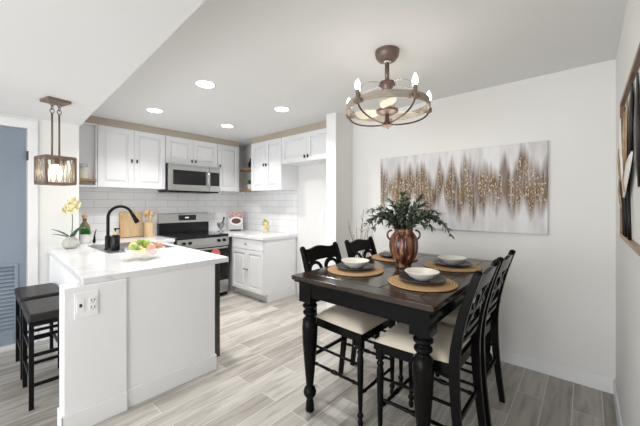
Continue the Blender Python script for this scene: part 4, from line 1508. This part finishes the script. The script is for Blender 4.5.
# ------------------------------------------------------------------ metal flower wall sculpture on the near wall
ws = thing('metal_wall_art', 'framed metal wall sculpture of black, gold and cream leaves at the right edge', 'wall art', (2.38, YN + 0.001, 1.20))
# local x runs back towards the camera as negative, y out of the wall
f_ = MB()
f_.box(-1.05, 0.0, 0.0, 0.018, 0.0, 0.022)
f_.build('lower_bar', 'art_gold', ws, bevel=0.002)
MB().box(-1.05, 0.0, 0.0, 0.018, 0.728, 0.75).build('upper_bar', 'art_bar', ws, bevel=0.002)
MB().box(-0.012, 0.010, 0.0, 0.018, 0.0, 0.75).build('side_bar', 'art_bar', ws, bevel=0.002)
MB().box(-1.06, -1.04, 0.0, 0.018, 0.0, 0.75).build('side_bar', 'art_bar', ws, bevel=0.002)


def art_leaf(base, tip, width, m, y=0.02, nm='leaf', bow=0.006):
    b_, t_ = Vector((base[0], y, base[1])), Vector((tip[0], y, tip[1]))
    d_ = t_ - b_
    L = d_.length
    d_.normalize()
    s_ = Vector((d_.z, 0, -d_.x))
    mb = MB()
    vs, fs = [], []
    N = 10
    for i in range(N + 1):
        u = i / N
        wd = width / 2 * math.sin(PI * min(1, u * 0.96 + 0.03)) ** 0.8
        c = b_ + d_ * L * u + Vector((0, bow * math.sin(PI * u), 0))
        vs += [c - s_ * wd, c + Vector((0, 0.004, 0)), c + s_ * wd]
    for i in range(N):
        for j in range(2):
            a = i * 3 + j
            fs.append((a, a + 1, a + 4, a + 3))
    mb._add(vs, fs)
    return mb.build(nm, m, ws, smooth=True, thick=0.002)


art_leaf((-0.27, 0.28), (-0.46, 0.72), 0.24, 'art_black', 0.003)
art_leaf((-0.13, 0.33), (-0.10, 0.70), 0.12, 'art_black', 0.002)
art_leaf((-0.15, 0.30), (-0.17, 0.66), 0.10, 'art_gold', 0.009)
art_leaf((-0.30, 0.32), (-0.36, 0.68), 0.10, 'art_gold', 0.011)
art_leaf((-0.22, 0.22), (-0.01, 0.66), 0.085, 'art_cream', 0.013)
art_leaf((-0.20, 0.22), (-0.60, 0.40), 0.11, 'art_cream', 0.014)
art_leaf((-0.12, 0.30), (0.055, 0.50), 0.09, 'art_gold', 0.017)
art_leaf((-0.09, 0.16), (0.040, 0.33), 0.085, 'art_gold', 0.015)
art_leaf((-0.36, 0.24), (-0.28, 0.34), 0.07, 'art_gold', 0.017)
art_leaf((-0.70, 0.25), (-0.66, 0.70), 0.18, 'art_black', 0.004)
for (xa, xb, zb) in ((-0.16, -0.10, .22), (-0.24, -0.20, .30), (-0.42, -0.36, .30)):
    MB().tube([(xa, 0.010, 0.015), ((xa + xb) / 2 - 0.02, 0.012, zb / 2), (xb, 0.011, zb)], 0.007, 7).build('stem', 'art_black', ws, smooth=True)

# ------------------------------------------------------------------ bar stools
sx0, sx1 = 0.235, 0.500


def stool(label, y0, y1):
    t = thing('bar_stool', label, 'stool', ((sx0 + sx1) / 2, (y0 + y1) / 2, 0), 0, 'black bar stools at the peninsula')
    a, b_ = (sx1 - sx0) / 2, (y1 - y0) / 2
    MB().box(-a, a, -b_, b_, 0.585, 0.645).build('seat', 'leatherette', t, bevel=0.016, segs=3)
    MB().box(-a + 0.008, a - 0.008, -b_ + 0.008, b_ - 0.008, 0.560, 0.5845).build('seat_frame', 'stool_black', t, bevel=0.002)
    for sx in (-1, 1):
        for sy in (-1, 1):
            MB().box(sx * (a - 0.02) - 0.013, sx * (a - 0.02) + 0.013, sy * (b_ - 0.03) - 0.013, sy * (b_ - 0.03) + 0.013, 0, 0.56).build('leg', 'stool_black', t, bevel=0.002)
    for z in (0.16, 0.36):
        for sy in (-1, 1):
            MB().box(-a + 0.033, a - 0.033, sy * (b_ - 0.03) - 0.009, sy * (b_ - 0.03) + 0.009, z - 0.011, z + 0.011).build('foot_rail', 'stool_black', t, bevel=0.002)
        for sx in (-1, 1):
            MB().box(sx * (a - 0.02) - 0.009, sx * (a - 0.02) + 0.009, -b_ + 0.043, b_ - 0.043, z + 0.03, z + 0.052).build('foot_rail', 'stool_black', t, bevel=0.002)
    return t


stool('black padded backless stool nearest the camera at the peninsula', 2.78, 3.23)
stool('black padded backless stool nearest the blue louvred door', 3.33, 3.80)
